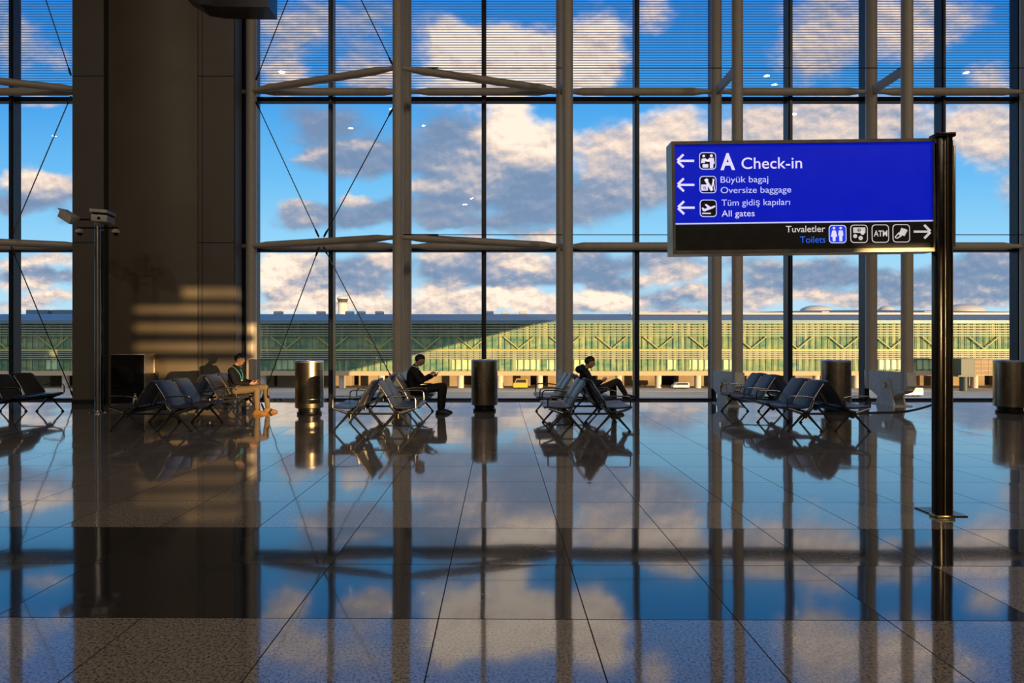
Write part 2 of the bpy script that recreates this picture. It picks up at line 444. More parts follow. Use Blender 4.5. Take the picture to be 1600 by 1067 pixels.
# ================================================================== SETTING
GY = 16.5          # glass plane
XL, XR, YB, ZT = -60.0, 60.8, -38.0, 20.0
APZ = -9.3
STR = dict(kind='structure')
MB().box((XL, YB, APZ), (XR, GY+.12, 0)).build('floor', 'granite_floor', None, False, **STR)
MB().box((XL-.5, YB, ZT), (XR+.5, GY+.5, ZT+1.0)).build('ceiling', 'hall_ceiling', None, False, **STR)
MB().box((XL-.5, YB, APZ), (XL, GY+.5, ZT)).build('wall_left', 'hall_wall', None, False, **STR)
MB().box((XR, YB, APZ), (XR+.5, GY+.5, ZT)).build('wall_right', 'hall_wall', None, False, **STR)
# back wall with unseen openings added and sized to shape the sun patches
def bx_at(s): return (s-0.61*YB)/0.7924
ops = [(1.30, 1.44, .95, 4.4), (2.25, 3.2, 1.9, 3.62), (3.2, 4.78, .95, 4.42), (4.78, 6.05, .95, 3.2), (6.05, 6.75, .95, 3.36)]
b = MB(); prev = XL
for (sa, sb, za, zb_) in ops:
    xa_, xb_ = bx_at(sa), bx_at(sb)
    if xa_ > prev+.001: b.box((prev, YB-.4, APZ), (xa_, YB, ZT))
    b.box((xa_, YB-.4, APZ), (xb_, YB, za)); b.box((xa_, YB-.4, zb_), (xb_, YB, ZT)); prev = xb_
b.box((prev, YB-.4, APZ), (XR, YB, ZT))
b.build('wall_back', 'hall_wall', None, False, **STR)
b = MB(); z = 2.24; rb = random.Random(5)  # unseen slats added to break the sun into bands on the pillar
while z < 4.5:
    th = rb.uniform(.20, .33); xe = bx_at(4.80)
    b.box((bx_at(2.2), YB+.02, z), (xe, YB+.10, z+th)); z += .43+rb.uniform(-.03, .05)
b.build('trim_gobo_slats', 'hall_wall', None, False, kind='structure')
# front wall around the glazing
fx0, fx1, FZT = -17.3, 18.06, 12.6
b = MB()
b.box((XL, GY-.1, 0), (fx0, GY+.3, ZT)); b.box((fx1, GY-.1, 0), (XR, GY+.3, ZT)); b.box((fx0, GY-.1, FZT), (fx1, GY+.3, ZT))
b.build('wall_front', 'hall_wall', None, False, **STR)
# added unseen sun blocker on the right, sloped to shade the pier diagonally
def wx(s): return (s-0.61*GY)/0.7924
zr = (140-GY)*SUN_T
pl = [(XR+.5, -5.6+zr), (wx(58.5), -5.6+zr), (wx(97), 6.6+zr), (wx(99), 30), (XR+.5, 30)]
MB().prism(pl, 'y', GY-1.5, GY+.3).build('trim_sun_blocker', 'blocker_grey', None, False, kind='structure')

# ---- glazing
MX = [fx0, -15.0, -12.8, -10.6, -8.45, -6.36, -4.33, -2.30, -.27, 1.76, 3.79, 5.82, 7.85, 9.88, 11.91, 13.94, 16.0, fx1]
def pane_gap(a, b): return a+.06, b-.06
for i in range(len(MX)-1):
    a, bb = MX[i], MX[i+1]
    w = thing('window_%d' % (i+1), None, None, ((a+bb)/2, GY, 0), kind='structure')
    ox = (a+bb)/2
    m = MB(); hw = .062
    m.box((bb-ox-hw, -.22, 0), (bb-ox+hw, .05, FZT)); m.box((bb-ox-.03, -.26, 0), (bb-ox+.03, -.22, FZT))
    m.build('mullion', 'mullion_grey', w, False)
    m = MB()
    for zt in (4.02, 8.02): m.box((a-ox+hw, -.14, zt-.05), (bb-ox-hw, .05, zt+.07))
    m.build('transom', 'frame_dark', w, False)
    MB().box((a-ox+hw, -.10, 0), (bb-ox-hw, .06, .055)).build('sill', 'frame_dark', w, False)
    for zt in (4.02, 8.02):   # small clamp where the mullion meets the transom
        pass
    for (z0, z1) in ((.055, 3.97), (4.09, 7.97), (8.09, FZT)):
        MB().add([(a-ox+hw, 0, z0), (bb-ox-hw, 0, z0), (bb-ox-hw, 0, z1), (a-ox+hw, 0, z1)], [(0,1,2,3)]).build('glass_pane', 'window_glass', w, False)
    m = MB(); z = 8.22
    while z < FZT-.05:
        m.box((a-ox+hw, .012, z), (bb-ox-hw, .022, z+.021)); z += .0690
    m.build('frit_lines', 'frit', w, False)

# ---- big clad pillar
DP = 15.4
px0, px1 = X(113, DP), X(365, DP)
b = MB()
b.box((px0, DP, 0), (X(162, DP), DP+.75, ZT)); 
b.box((X(309.5, DP), DP, 0), (px1, DP+.45, ZT))
b.box((px1-.02, DP+.06, 0), (px1+.03, DP+.42, ZT))
w = thing('trim_pillar', None, None, (0, 0, 0), kind='structure')
b.build('side_cladding', 'pillar_panel', w, False)
b = MB(); n = 14; pl = []
xa, xb = X(169, DP), X(308, DP)
for i in range(n+1):
    t = i/n; xx = xa+(xb-xa)*t
    pl.append((xx, DP+.02-.16*(1-(2*t-1)**2)))
pl += [(xb, DP+.7), (xa, DP+.7)]
b.prism(pl, 'z', 0, ZT); b.build('core_cladding', 'pillar_core', w, True, 30)
b = MB()
b.box((X(162, DP), DP+.10, 0), (xa, DP+.6, ZT)); b.box((xb, DP+.06, 0), (X(309.6, DP), DP+.4, ZT))
for zz in (Z(119, DP), Z(379, DP)):
    b.box((px0+.01, DP-.003, zz-.012), (X(162, DP)-.01, DP+.05, zz+.012)); b.box((X(310, DP), DP-.003, zz-.012), (px1-.005, DP+.05, zz+.012))
b.box((X(316, DP)-.008, DP-.002, 0), (X(316, DP)+.008, DP+.05, ZT))
b.build('joint', 'groove', w, False)
b = MB(); b.box((px0-.005, DP-.02, 0), (X(162, DP), DP+.05, .12)); b.box((X(310, DP), DP-.02, 0), (px1+.005, DP+.05, .12))
b.build('baseboard_pillar', 'frame_dark', w, False)
MB().box((X(378.5, 16.2), 16.1, 0), (X(389, 16.2), 16.45, FZT)).build('trim_1', 'frame_dark', None, False, **STR)

# ================================================================== STEEL MASTS
CX0, STEP = -6.36, 4.06
def ax(k): return CX0+STEP*k
BD, FD = 16.1, 14.7
ZL, ZU = 4.07, 8.12
def taper_tube(p, q, r, re, n=14, frac=.12):
    p, q = Vector(p), Vector(q)
    pts = [p, p.lerp(q, frac*.4), p.lerp(q, frac), p.lerp(q, 1-frac), p.lerp(q, 1-frac*.4), q]
    return pts, [re, re*1.05, r, r, re*1.05, re]
mast_lab = {
 -2: 'white painted steel mast with strut outside the left edge of the picture',
 -1: 'white painted steel mast hidden behind the left side of the wide pillar',
 0: 'single slender steel tube standing against the right edge of the wide pillar',
 1: 'double tube steel mast behind the man in a suit, with struts both ways',
 2: 'double tube steel mast behind the man in a hooded jacket',
 3: 'double tube steel mast left of centre behind the blue sign, beside the empty bench',
 4: 'double tube steel mast rising from the white cast foot left of the sign pole',
 5: 'steel tube mast at the right edge of the picture above the rightmost bin'}
def clevis_plate(b, x):
    pl = [(16.22, .82), (14.55, .84), (14.52, .52), (14.66, .36), (14.95, .28), (15.2, .16), (15.6, .16), (15.9, .30), (16.2, .42)]
    b.prism([(y-BD, z) for y, z in pl], 'x', x-.11, x+.11)
for k in range(-2, 6):
    xk = {-2: -14.75, -1: -10.6}.get(k, ax(k))
    xn = {-2: -10.6, -1: ax(0)}.get(k, ax(k+1))
    w = thing('steel_mast', mast_lab[k], 'column', (xk, BD, 0), 'steel masts of the glass front')
    foot = k in (1, 2, 3, 4, 5)
    zb = .35 if foot else 0
    b = MB(); b.tube([(0,0,zb), (0,0,ZT)], .138, 24); 
    if k != -2 and False: pass
    b.build('back_tube', 'steel_paint', w)
    if k in (-2, 1, 2, 3, 4):
        MB().tube([(0, FD-BD, .40), (0, FD-BD, ZT-.02)], .128, 24).build('front_tube', 'steel_paint', w)
    if foot:
        b = MB(); clevis_plate(b, 0); b.build('foot_casting', 'white_cast', w, False)
        for sx in (-1, 1):
            b = MB()
            arc = [(15.3+.17*math.cos(t), .50+.17*math.sin(t)) for t in [PI*j/10 for j in range(11)]]
            pl = [(15.66, 0)]+arc+[(14.94, 0)]
            b.prism([(y-BD, z) for y, z in pl], 'x', sx*.135-.02, sx*.135+.02)
            o = b.build('foot_lug', 'white_cast', w, False)
        b = MB(); b.tube([(-.19, 15.3-BD, .50), (.19, 15.3-BD, .50)], .075, 20); b.build('hinge_pin', 'chrome', w)
        MB().box((-.24, 14.86-BD, 0), (.24, 15.74-BD, .025)).build('foot_plate', 'white_cast', w, False)
    # rails to the next mast
    for zz in (ZL, ZU):
        if k == 5: break
        pts, rs = taper_tube((.12, 0, zz), (xn-xk-.12, 0, zz), .105, .055)
        MB().tube(pts, rs, 14, ell=(1, .75)).build('rail', 'steel_paint', w)
    if k == 1:
        for zz in (ZL, ZU):
            for tgt in (0, 2):
                pts, rs = taper_tube((.06*(1 if tgt else -1), FD-BD, zz), (ax(tgt)-xk, -.05, zz), .092, .055)
                MB().tube(pts, rs, 14).build('strut', 'steel_paint', w)
    elif k == -2:
        for zz in (ZL, ZU):
            pts, rs = taper_tube((.06, FD-BD, zz), (xn-xk, -.05, zz), .092, .055)
            MB().tube(pts, rs, 14).build('strut', 'steel_paint', w)
    elif k in (2, 3, 4):
        zs = (ZU,) if k != 2 else (ZL, ZU)
        for zz in zs:
            MB().box((-.05, FD-BD, zz-.10), (.05, 0, zz+.10)).build('strut', 'steel_paint', w, False)
            
# bracing rods
def rod(p, q, label, t0=.06, t1=.06):
    p, q = Vector(p), Vector(q)
    w = thing('brace_rod', label, 'cable', p, 'tension rods of the glass front')
    d = q-p
    MB().tube([(0,0,0), d], .013, 8).build('rod', 'cable', w)
    for a, c in ((.0, t0), (1-t1, 1.0)):
        MB().tube([d*a, d*(a+(c-a)*.25), d*(a+(c-a)*.75), d*c], [.016, .026, .026, .016], 10).build('turnbuckle', 'cable', w)
pB0 = (ax(0)+.14, BD-.05, ZU); pF1 = (ax(1)-.12, FD+.02, ZU)
mid = (Vector((ax(0), BD, 0))+Vector((ax(1), FD, 0)))/2
mL = (mid.x, mid.y, ZL+.12); mLb = (mid.x, mid.y, ZL-.12)
rod((pB0[0], pB0[1], ZU-.28), (mL[0]-.06, mL[1], mL[2]), 'dark rod falling right from the single tube to the mid strut right of the pillar')
rod((pF1[0], pF1[1], ZU-.95), (mL[0]+.06, mL[1], mL[2]), 'dark rod falling left from the first double mast to the mid strut')
rod((mLb[0]-.05, mLb[1], mLb[2]), (ax(0)+.30, BD-.1, .03), 'dark rod from the mid strut down to the floor beside the sitting man in sweater')
rod((mLb[0]+.05, mLb[1], mLb[2]), (ax(1)-.10, FD, .62), 'dark rod from the mid strut down to the first double mast behind the gold bench')
rod((pB0[0], pB0[1], ZU+.28), (mid.x-.1, mid.y, 12.0), 'dark rod rising right from the single tube at the top of the picture')
rod((pF1[0], pF1[1], ZU+.06), (mid.x+.1, mid.y, 12.0), 'dark rod rising left from the first double mast at the top of the picture')
lm = Vector((X(14, 15.3), 15.3, 0)); lx = -10.6
rod((X(111, 15.9), 15.9, Z(150, 15.9)), (lm.x+.06, 15.3, ZL+.12), 'dark rod in the left window from the pillar top down to the left strut')
rod((lm.x+.05, 15.3, ZL-.12), (X(116, 16.0), 16.0, .08), 'dark rod in the left window from the strut down to the pillar foot')
rod((X(111, 15.9), 15.9, Z(118, 15.9)), (X(40, 15.3), 15.3, 11.6), 'dark rod in the left window rising left above the upper transom')
for zz, lab in ((8.2, 'thin dark wire stretched across the upper panes from the first double mast to the right'), (4.16, 'thin dark wire stretched just above the lower beams, right of the first double mast')):
    w = thing('tie_wire', lab, 'cable', (ax(1), FD+.18, zz))
    MB().tube([(.1, 0, 0), (ax(6)-ax(1), 0, 0)], .010, 8).build('wire', 'cable', w)
    MB().tube([(.1, 0, 0), (.95, 0, 0)], .02, 8).build('turnbuckle', 'cable', w)

# ================================================================== BENCHES
def slab(b, prof, half, thick, mi=0, ny=8, rc=.08):
    """curved seat shell: prof = [(x,z)] centre line, half width, rounded corners along both ends"""
    k = len(prof); P_ = [Vector((p[0], 0, p[1])) for p in prof]
    L = [0]
    for i in range(1, k): L.append(L[-1]+(P_[i]-P_[i-1]).length)
    top, bot = [], []
    for i in range(k):
        d = (P_[min(i+1, k-1)]-P_[max(i-1, 0)]).normalized(); nrm = Vector((-d.z, 0, d.x))
        e = min(L[i], L[-1]-L[i]); hw = half
        if e < rc: hw = half-rc+math.sqrt(max(0, rc*rc-(rc-e)**2))
        for j in range(ny+1):
            y = -hw+2*hw*j/ny
            dish = -.012*(1-(y/half)**2)
            t = thick*.5*(1 if 0 < j < ny and 0 < i < k-1 else .35)
            c = P_[i]+Vector((0, y, 0))
            top.append(c+nrm*(t+dish)); bot.append(c+nrm*(-t+dish))
    m = ny+1; n = k*m; fs = []
    for i in range(k-1):
        for j in range(ny):
            a = i*m+j; fs.append((a, a+1, a+m+1, a+m)); fs.append((n+a, n+a+m, n+a+m+1, n+a+1))
    for i in range(k-1):
        a = i*m; fs.append((a, a+m, n+a+m, n+a)); a = i*m+ny; fs.append((a, n+a, n+a+m, a+m))
    for j in range(ny):
        fs.append((j, n+j, n+j+1, j+1)); a = (k-1)*m+j; fs.append((a, a+1, n+a+1, n+a))
    return b.add(top+bot, fs, mi)
def dense(pts, k):
    out = []
    for i in range(len(pts)-1):
        a, b2 = Vector(pts[i]), Vector(pts[i+1])
        for j in range(k): out.append(tuple(a.lerp(b2, j/k)))
    out.append(tuple(pts[-1])); return out
def smoothpts(pts, it=2):
    pts = [Vector(p) for p in pts]
    for _ in range(it):
        q = [pts[0]]
        for i in range(len(pts)-1): q += [pts[i].lerp(pts[i+1], .25), pts[i].lerp(pts[i+1], .75)]
        q.append(pts[-1]); pts = q
    return pts
SEAT_Y = (.37, .98, 2.23, 2.86)
ARM_Y = (.04, 1.31, 1.91, 3.20)
LEG_Y = (.04, 1.28, 3.18)
ROW = .83
def make_bench():
    w = thing('beam_bench', 'x', 'bench', (0,0,0), 'back to back waiting benches')
    for sgn, xo in ((1, ROW/2), (-1, -ROW/2)):
        T = lambda p: (xo+sgn*p[0], p[1], p[2])
        def xf(b):
            b.v = [(xo+sgn*p[0], p[1], p[2]) for p in b.v]; return b
        for y in SEAT_Y:
            pr = smoothpts([(-.12, 0, .445), (-.05, 0, .415), (.15, 0, .415), (.32, 0, .435), (.37, 0, .415)], 2)
            b = MB(); slab(b, [(p.x, p.z) for p in pr], .285, .05); b.v = [(p[0], p[1]+y, p[2]) for p in b.v]
            xf(b).build('seat', 'seat_dark', w)
            pr = smoothpts([(-.085, 0, .40), (-.13, 0, .50), (-.22, 0, .66), (-.30, 0, .78), (-.365, 0, .875)], 2)
            b = MB(); slab(b, [(p.x, p.z) for p in pr], .28, .035, rc=.07); b.v = [(p[0], p[1]+y, p[2]) for p in b.v]
            o = xf(b).build('backrest', 'seat_dark', w)
            for sy in (-1, 1):   # polished edge frames up both sides of the back
                b = MB(); b.tube([(p.x-.012, y+sy*.272, p.z) for p in pr[:-3]], .014, 8)
                xf(b).build('side_frame', 'seat_shell', o)
        for y in ARM_Y:
            b = MB()
            pts = [(-.16, y, .60), (.02, y, .625), (.22, y, .625), (.27, y, .62), (.305, y, .585), (.31, y, .52), (.31, y, .42)]
            b.tube(smoothpts(pts, 2), .013, 8); xf(b).build('armrest', 'bench_metal', w)
        b = MB(); b.rbox((-.045, .0, .31), (.045, 3.24, .37), .012); xf(b).build('beam', 'bench_beam', w)
        for y in LEG_Y:
            b = MB()
            for sx in (-1, 1):
                b.tube(smoothpts([(sx*.02, y, .325), (sx*.07, y, .27), (sx*.29, y, .025)], 1), [.034, .032, .026, .022, .018, .016][:6], 8, ell=(1, .6))
            b.tube([(0, y, .34), (0, y, .24)], .035, 10)
            b.tube([(.0, y, .31), (.30, y, .41)], [.03, .018], 8); b.tube([(0, y, .31), (-.12, y, .43), (-.16, y, .56)], [.03, .02, .016], 8)
            lg = xf(b).build('leg', 'bench_metal', w)
            for sx in (-1, 1):
                b = MB(); b.lathe([(.030, 0), (.034, .008), (.022, .02), (.014, .035)], (sx*.29, y, 0), 12); xf(b).build('foot_pad', 'rubber', lg)
    for y in LEG_Y:
        MB().rbox((-ROW/2+.03, y-.02, .30), (ROW/2-.03, y+.02, .335), .008).build('cross_bar', 'bench_beam', w)
    return w
BY = 10.72
hubs = {'A': (-10.05-ROW/2), 'B': (X(272, 10.76)-ROW/2), 'C': (X(621.6, 10.76)-ROW/2), 'D': (X(957.7, 10.76)-ROW/2), 'E': (X(1332, 10.76)-ROW/2)}
blab = {
 'A': 'dark waiting bench cut off by the left edge of the picture, before the left windows',
 'B': 'dark double waiting bench in front of the wide pillar, seating the man in a sweater',
 'C': 'gold-lit double waiting bench seating the man in a dark suit',
 'D': 'double waiting bench seating the man in a hooded jacket with crossed legs',
 'E': 'empty double waiting bench with bluish backs, nearest the sign pole'}
bench = make_bench(); bench.location = (hubs['A'], BY, 0); bench['label'] = blab['A']
for k in 'BCDE': dup(bench, (hubs[k], BY, 0), blab[k])

# ================================================================== BINS
def make_bin():
    w = thing('litter_bin', 'x', 'bin', (0,0,0), 'cylindrical steel litter bins')
    MB().lathe([(.285, .14), (.298, .15), (.300, .16), (.300, 1.10), (.298, 1.125)], n=48).build('shell', 'bin_steel', w)
    MB().lathe([(.255, 0), (.262, .01), (.262, .05), (.235, .06), (.235, .14)], n=40).build('plinth', 'bin_dark', w)
    MB().lathe([(.298, 1.12), (.303, 1.13), (.300, 1.155), (.285, 1.165), (.15, 1.168), (.145, 1.150), (.0, 1.150)], n=48).build('lid', 'bin_top', w)
    return w
bl = ['gold-lit steel litter bin standing between the man in sweater and the gold bench',
      'brown steel litter bin in front of the glass between two occupied benches',
      'dark steel litter bin half hidden behind the empty bench with bluish backs',
      'dark steel litter bin cut off by the right edge of the picture']
bp = [(483.5, 13.4), (757, 14.0), (1306, 13.6), (1578, 13.6)]
b0 = make_bin()
for i, (px, d) in enumerate(bp):
    if i == 0: b0.location = (X(px, d), d+.0, 0); b0['label'] = bl[0]
    else: dup(b0, (X(px, d), d, 0), bl[i])

# ================================================================== SIGN
SD = 5.57; K = F/SD
w = sign = thing('information_sign', 'blue illuminated check-in and toilets direction sign hung on a tall dark pole', 'sign', (X(1472, SD), SD, 0))
sx0 = X(1472, SD)
ROLL = math.atan(5/408)
def yt(px): return 222+(1458-px)*(5/408)
def sl(px, py):     # photo pixel -> sign plane (x,z) relative to the sign's top right corner
    return ((px-1458)/K, -(py-yt(px))/K)
MS = Matrix.Translation(Vector((X(1458, SD)-sx0, 0, Z(222, SD)))) @ Matrix.Rotation(-ROLL, 4, 'Y')
SW = (1458-1053)/K; SH = 165/K
def sbuild(b, name, m, par=None, smooth=False):
    b.v = [tuple(MS @ Vector(p)) for p in b.v]; return b.build(name, m, par or sign, smooth)
fr = .028
b = MB()
b.box((-SW-fr, -.02, -SH), (-SW, .15, 0)); b.box((-SW-fr, -.02, 0), (.01, .15, .03)); b.box((-SW-fr, -.02, -SH-.035), (.01, .15, -SH)); b.box((0, -.02, -SH), (.02, .15, 0))
b.box((-SW, .05, -SH), (0, .15, 0))
fro = sbuild(b, 'frame', 'sign_frame')
split = -(349.5-227)/K
pn = sbuild(MB().box((-SW, 0, split), (0, .05, 0)), 'blue_panel', 'sign_blue')
pk = sbuild(MB().box((-SW, 0, -SH), (0, .05, split)), 'black_panel', 'sign_black')
sbuild(MB().box((-SW, -.003, split-.008), (0, .0, split+.004)), 'divider_line', 'sign_pale')
def text(s, x0_, x1_, base, cap, m, par, bold=0.0, name='lettering'):
    cu = bpy.data.curves.new('t', 'FONT'); cu.body = s; cu.size = 1.0; cu.offset = bold
    o = bpy.data.objects.new('t', cu); COL.objects.link(o)
    ref = bpy.data.curves.new('r', 'FONT'); ref.body = 'T'; ref.offset = bold; ro = bpy.data.objects.new('r', ref); COL.objects.link(ro)
    dg = bpy.context.evaluated_depsgraph_get(); dg.update()
    me = bpy.data.meshes.new_from_object(o.evaluated_get(dg)); mr = bpy.data.meshes.new_from_object(ro.evaluated_get(dg))
    ch = max(p.co.y for p in mr.vertices)-min(0, min(p.co.y for p in mr.vertices))
    xs = [p.co.x for p in me.vertices]; xa, xb = min(xs), max(xs)
    a = sl(x0_, base); c = sl(x1_, base)
    kx = (c[0]-a[0])/(xb-xa); kz = (cap/K)/ch
    bmx = bmesh.new(); bmx.from_mesh(me)
    vs = [MS @ Vector((a[0]+(p.co.x-xa)*kx, -.0035, a[1]+p.co.y*kz)) for p in bmx.verts]
    bmx.verts.index_update()
    nb = MB(); nb.add(vs, [[q.index for q in f.verts] for f in bmx.faces])
    bmx.free()
    bpy.data.objects.remove(o); bpy.data.objects.remove(ro); bpy.data.meshes.remove(me); bpy.data.meshes.remove(mr)
    return nb.build(name, m, par, False)
text('A', 1125, 1148, 265, 26.5, 'sign_white', pn, .03)
text('Check-in', 1158, 1252.5, 264, 17.5, 'sign_white', pn, .005)
text('Büyük bagaj', 1125, 1199.5, 285.5, 9.5, 'sign_pale', pn)
text('Oversize baggage', 1125, 1235, 302, 9.5, 'sign_pale', pn)
text('Tüm gidiş kapıları', 1126, 1233, 321.5, 9.5, 'sign_pale', pn)
text('All gates', 1126, 1177.5, 338.5, 9.5, 'sign_white', pn)
text('Tuvaletler', 1226, 1287.5, 363, 10, 'sign_grey', pk, .008)
text('Toilets', 1248, 1287.5, 379.6, 10, 'sign_toilet', pk)
def flat(polys, m, par, name, y=-.003, th=.002):
    b = MB()
    for pl in polys:
        q = [sl(*p) for p in pl]; b.prism(q, 'y', y-th, y)
    return sbuild(b, name, m, par)
def rrect(x0_, y0_, x1_, y1_, r, k=5):
    out = []
    for cx, cy, a in ((x1_-r, y1_-r, 0), (x0_+r, y1_-r, 90), (x0_+r, y0_+r, 180), (x1_-r, y0_+r, 270)):
        for j in range(k+1):
            t = math.radians(a+90*j/k); out.append((cx+r*math.cos(t), cy+r*math.sin(t)))
    return out
def circ(cx, cy, r, k=14, ry=None): return [(cx+r*math.cos(2*PI*j/k), cy+(ry or r)*math.sin(2*PI*j/k)) for j in range(k)]
def bar(x0_, y0_, x1_, y1_, t):
    d = Vector((x1_-x0_, y1_-y0_)).normalized(); n = Vector((-d.y, d.x))*t/2
    return [(x0_+n.x, y0_+n.y), (x1_+n.x, y1_+n.y), (x1_-n.x, y1_-n.y), (x0_-n.x, y0_-n.y)]
def arrow(cx, cy, dirn, par, m, L=13, h=10):
    tip = cx+dirn*L
    flat([bar(cx-dirn*L, cy, tip-dirn*2, cy, 3.4), bar(tip, cy-.8, tip-dirn*9.5, cy-h, 3.6), bar(tip, cy+.8, tip-dirn*9.5, cy+h, 3.6)], m, par, 'arrow')
for cy in (251.5, 289, 324.6): arrow(1071, cy, -1, pn, 'sign_white')
arrow(1438.5, 362, 1, pk, 'sign_grey', 13, 10.5)
def icon(x0_, y0_, x1_, y1_, par, inner, border):
    o = flat([rrect(x0_, y0_, x1_, y1_, 5.5)], border, par, 'pictogram', -.002, .001)
    flat([rrect(x0_+1.3, y0_+1.3, x1_-1.3, y1_-1.3, 4.6)], inner, o, 'pictogram_ground', -.003, .001)
    return o
def glyph(o, polys, m='sign_white'): flat(polys, m, o, 'pictogram_figure', -.004, .001)
o = icon(1092, 238, 1118.5, 265, pn, 'sign_black', 'sign_pale')
glyph(o, [circ(1099, 244, 2.2), circ(1111, 243.6, 2.4), [(1094.5,255),(1096,248),(1102,247.5),(1106,251),(1105.5,253),(1101,252),(1101,255)], rrect(1097,256.5,1106,262,1), [(1107.5,247),(1114.5,247),(1116,256),(1114,256),(1113.5,263),(1108.5,263),(1108.5,253),(1104,252.5),(1104,251)], bar(1101.5,251.5,1108,250.5,1.8)])
o = icon(1092, 275, 1118.5, 302, pn, 'sign_black', 'sign_pale')
glyph(o, [rrect(1094.5,288.5,1105,298,1), bar(1101,280,1111.5,298,4.2), bar(1114.5,280,1110,297.5,2.2), bar(1113,279.5,1115.5,298,1.4), circ(1103.5,281.5,2.3)])
text('XL', 1097, 1103, 296, 5, 'sign_black', o, .01, 'pictogram_lettering').location = (0, -.003, 0)
o = icon(1092, 312, 1118.5, 339, pn, 'sign_black', 'sign_pale')
glyph(o, [[(1095,325),(1097,324),(1099,326.5),(1104,325),(1099.5,319.5),(1102,319),(1109,323.5),(1115,321),(1116.5,322.5),(1114,325),(1099,330.5),(1096.5,329.5)], bar(1095.5,333.5,1109,333.5,2)])
o = icon(1293, 351.6, 1320.6, 380, pk, 'icon_blue', 'sign_pale')
glyph(o, [circ(1301,356.5,2), [(1298.5,360),(1303.5,360),(1306,370),(1303.5,370),(1303,377),(1299,377),(1298.5,370),(1296,370)], circ(1311.5,356.5,2), [(1308.5,360),(1314.5,360),(1315.5,368),(1314,368),(1313.7,377),(1309.3,377),(1309,368),(1307.5,368)]])
o = icon(1326.6, 351.2, 1353.8, 379.6, pk, 'sign_black', 'sign_grey')
glyph(o, [rrect(1331,355.5,1350,364,.8), circ(1345.5,364,3.2), circ(1334,369,3.2), circ(1342.5,372,3.4)], 'sign_grey')
flat([circ(1340, 359.7, 2.6)], 'sign_black', o, 'pictogram_figure', -.006, .001)
text('$', 1338.6, 1341.4, 361.6, 3.6, 'sign_grey', o, 0, 'pictogram_lettering').location = (0, -.005, 0)
o = icon(1360, 350.8, 1387, 379.2, pk, 'sign_black', 'sign_grey')
text('ATM', 1363, 1384, 369.5, 9.5, 'sign_grey', o, .02, 'pictogram_lettering').location = (0, -.002, 0)
o = icon(1392.6, 350.4, 1419.8, 378.8, pk, 'sign_black', 'sign_grey')
glyph(o, [bar(1404,368,1409,357,5.5), bar(1408.5,368,1413.5,358.5,5.5), bar(1396,371,1402,364,1.6), bar(1396,371,1399,372.5,1.4), bar(1399,372.5,1406,368.5,1.8), bar(1402,364,1405.5,364.5,1.5)], 'sign_grey')
# pole: two dark tubes with polished fillets
zt = Z(213, SD)
b = MB(); b.rbox((-.072, -.045, .012), (-.012, .045, zt), .016, 2); b.build('pole_profile', 'pole_dark', sign)
b = MB(); b.tube([(.032, -.01, .012), (.032, -.01, zt)], .045, 20); b.build('pole_profile', 'pole_dark', sign)
b = MB(); b.tube([(-.003, -.040, .02), (-.003, -.040, zt-.05)], .008, 10); b.tube([(.066, -.035, .02), (.066, -.035, zt-.05)], .007, 10); b.build('edge_strip', 'pole_gold', sign)
MB().rbox((-.080, -.065, zt-.02), (.082, .065, zt+.02), .008).build('pole_cap', 'pole_dark', sign)
MB().rbox((.080, -.03, Z(386, SD)), (.103, .10, Z(229, SD)), .005).build('side_bracket', 'sign_frame', sign)
b = MB(); b.box((-.090, -.02, Z(388, SD)), (-.065, .12, Z(225, SD))); b.build('clamp_plate', 'sign_frame', sign, False)
b = MB(); b.box((X(1430, 5.86)-sx0, .0, 0), (X(1522, 5.5)-sx0, .30, .010)); b.build('base_plate', 'pole_dark', sign, False)
b = MB(); b.rbox((-.082, -.055, .0), (.082, .055, .030), .006); b.build('base_collar', 'pole_gold', sign)

# dark hanging sign at the top edge
d = 9.0
w = thing('hanging_sign', 'dark underside of a ceiling sign at the top edge in front of the pillar', 'sign', (X(352, d), d, Z(11, d)))
hx = X(420, d)-X(352, d); lx_ = X(284, d)-X(352, d)
b = MB(); b.prism([(lx_, .2), (lx_+.25, .05), (lx_+.5, .01), (hx, 0), (hx, 1.6), (lx_, 1.6)], 'y', 0, .35); b.build('housing', 'black_gloss', w, False)
for xx in (-.3, .4): MB().tube([(xx, .17, 1.6), (xx, .17, ZT-Z(11, d))], .03, 10).build('hanger', 'pole_dark', w)

# ================================================================== CAMERA POLE
d = 13.7
w = thing('camera_pole', 'slim steel pole carrying security cameras in front of the pillar left side', 'security camera', (X(153.5, d), d, 0))
zt = Z(333, d)
MB().tube([(0, 0, .02), (0, 0, zt)], .066, 20).build('pole', 'chrome', w)
MB().tube([(.085, .02, .02), (.085, .02, zt-.4)], .018, 10).build('conduit', 'pole_dark', w)
MB().lathe([(.17, 0), (.17, .015), (.08, .02), (.075, .05)], n=24).build('base_flange', 'chrome', w)
MB().rbox((-.05, -.09, zt-.27), (.07, .05, zt+.02), .01).build('head_box', 'bin_top', w)
rx = lambda px: X(px, d)-X(153.5, d)
MB().tube([(rx(124), 0, Z(343, d)), (0, 0, Z(343, d))], .022, 10).build('arm', 'pole_dark', w)
MB().tube([(rx(122), 0, Z(356, d)), (rx(184), 0, Z(356, d))], .018, 10).build('arm', 'pole_dark', w)
M = Matrix.Translation((rx(112), -.1, Z(341, d))) @ Euler((0, math.radians(28), math.radians(-18))).to_matrix().to_4x4()
c = MB().rbox((-.20, -.10, -.09), (.20, .10, .09), .015, 2, M=M).build('camera_housing', 'camera_white', w)
MB().rbox((-.245, -.115, .07), (.20, .115, .10), .008, 2, M=M).build('sun_shield', 'camera_white', c)
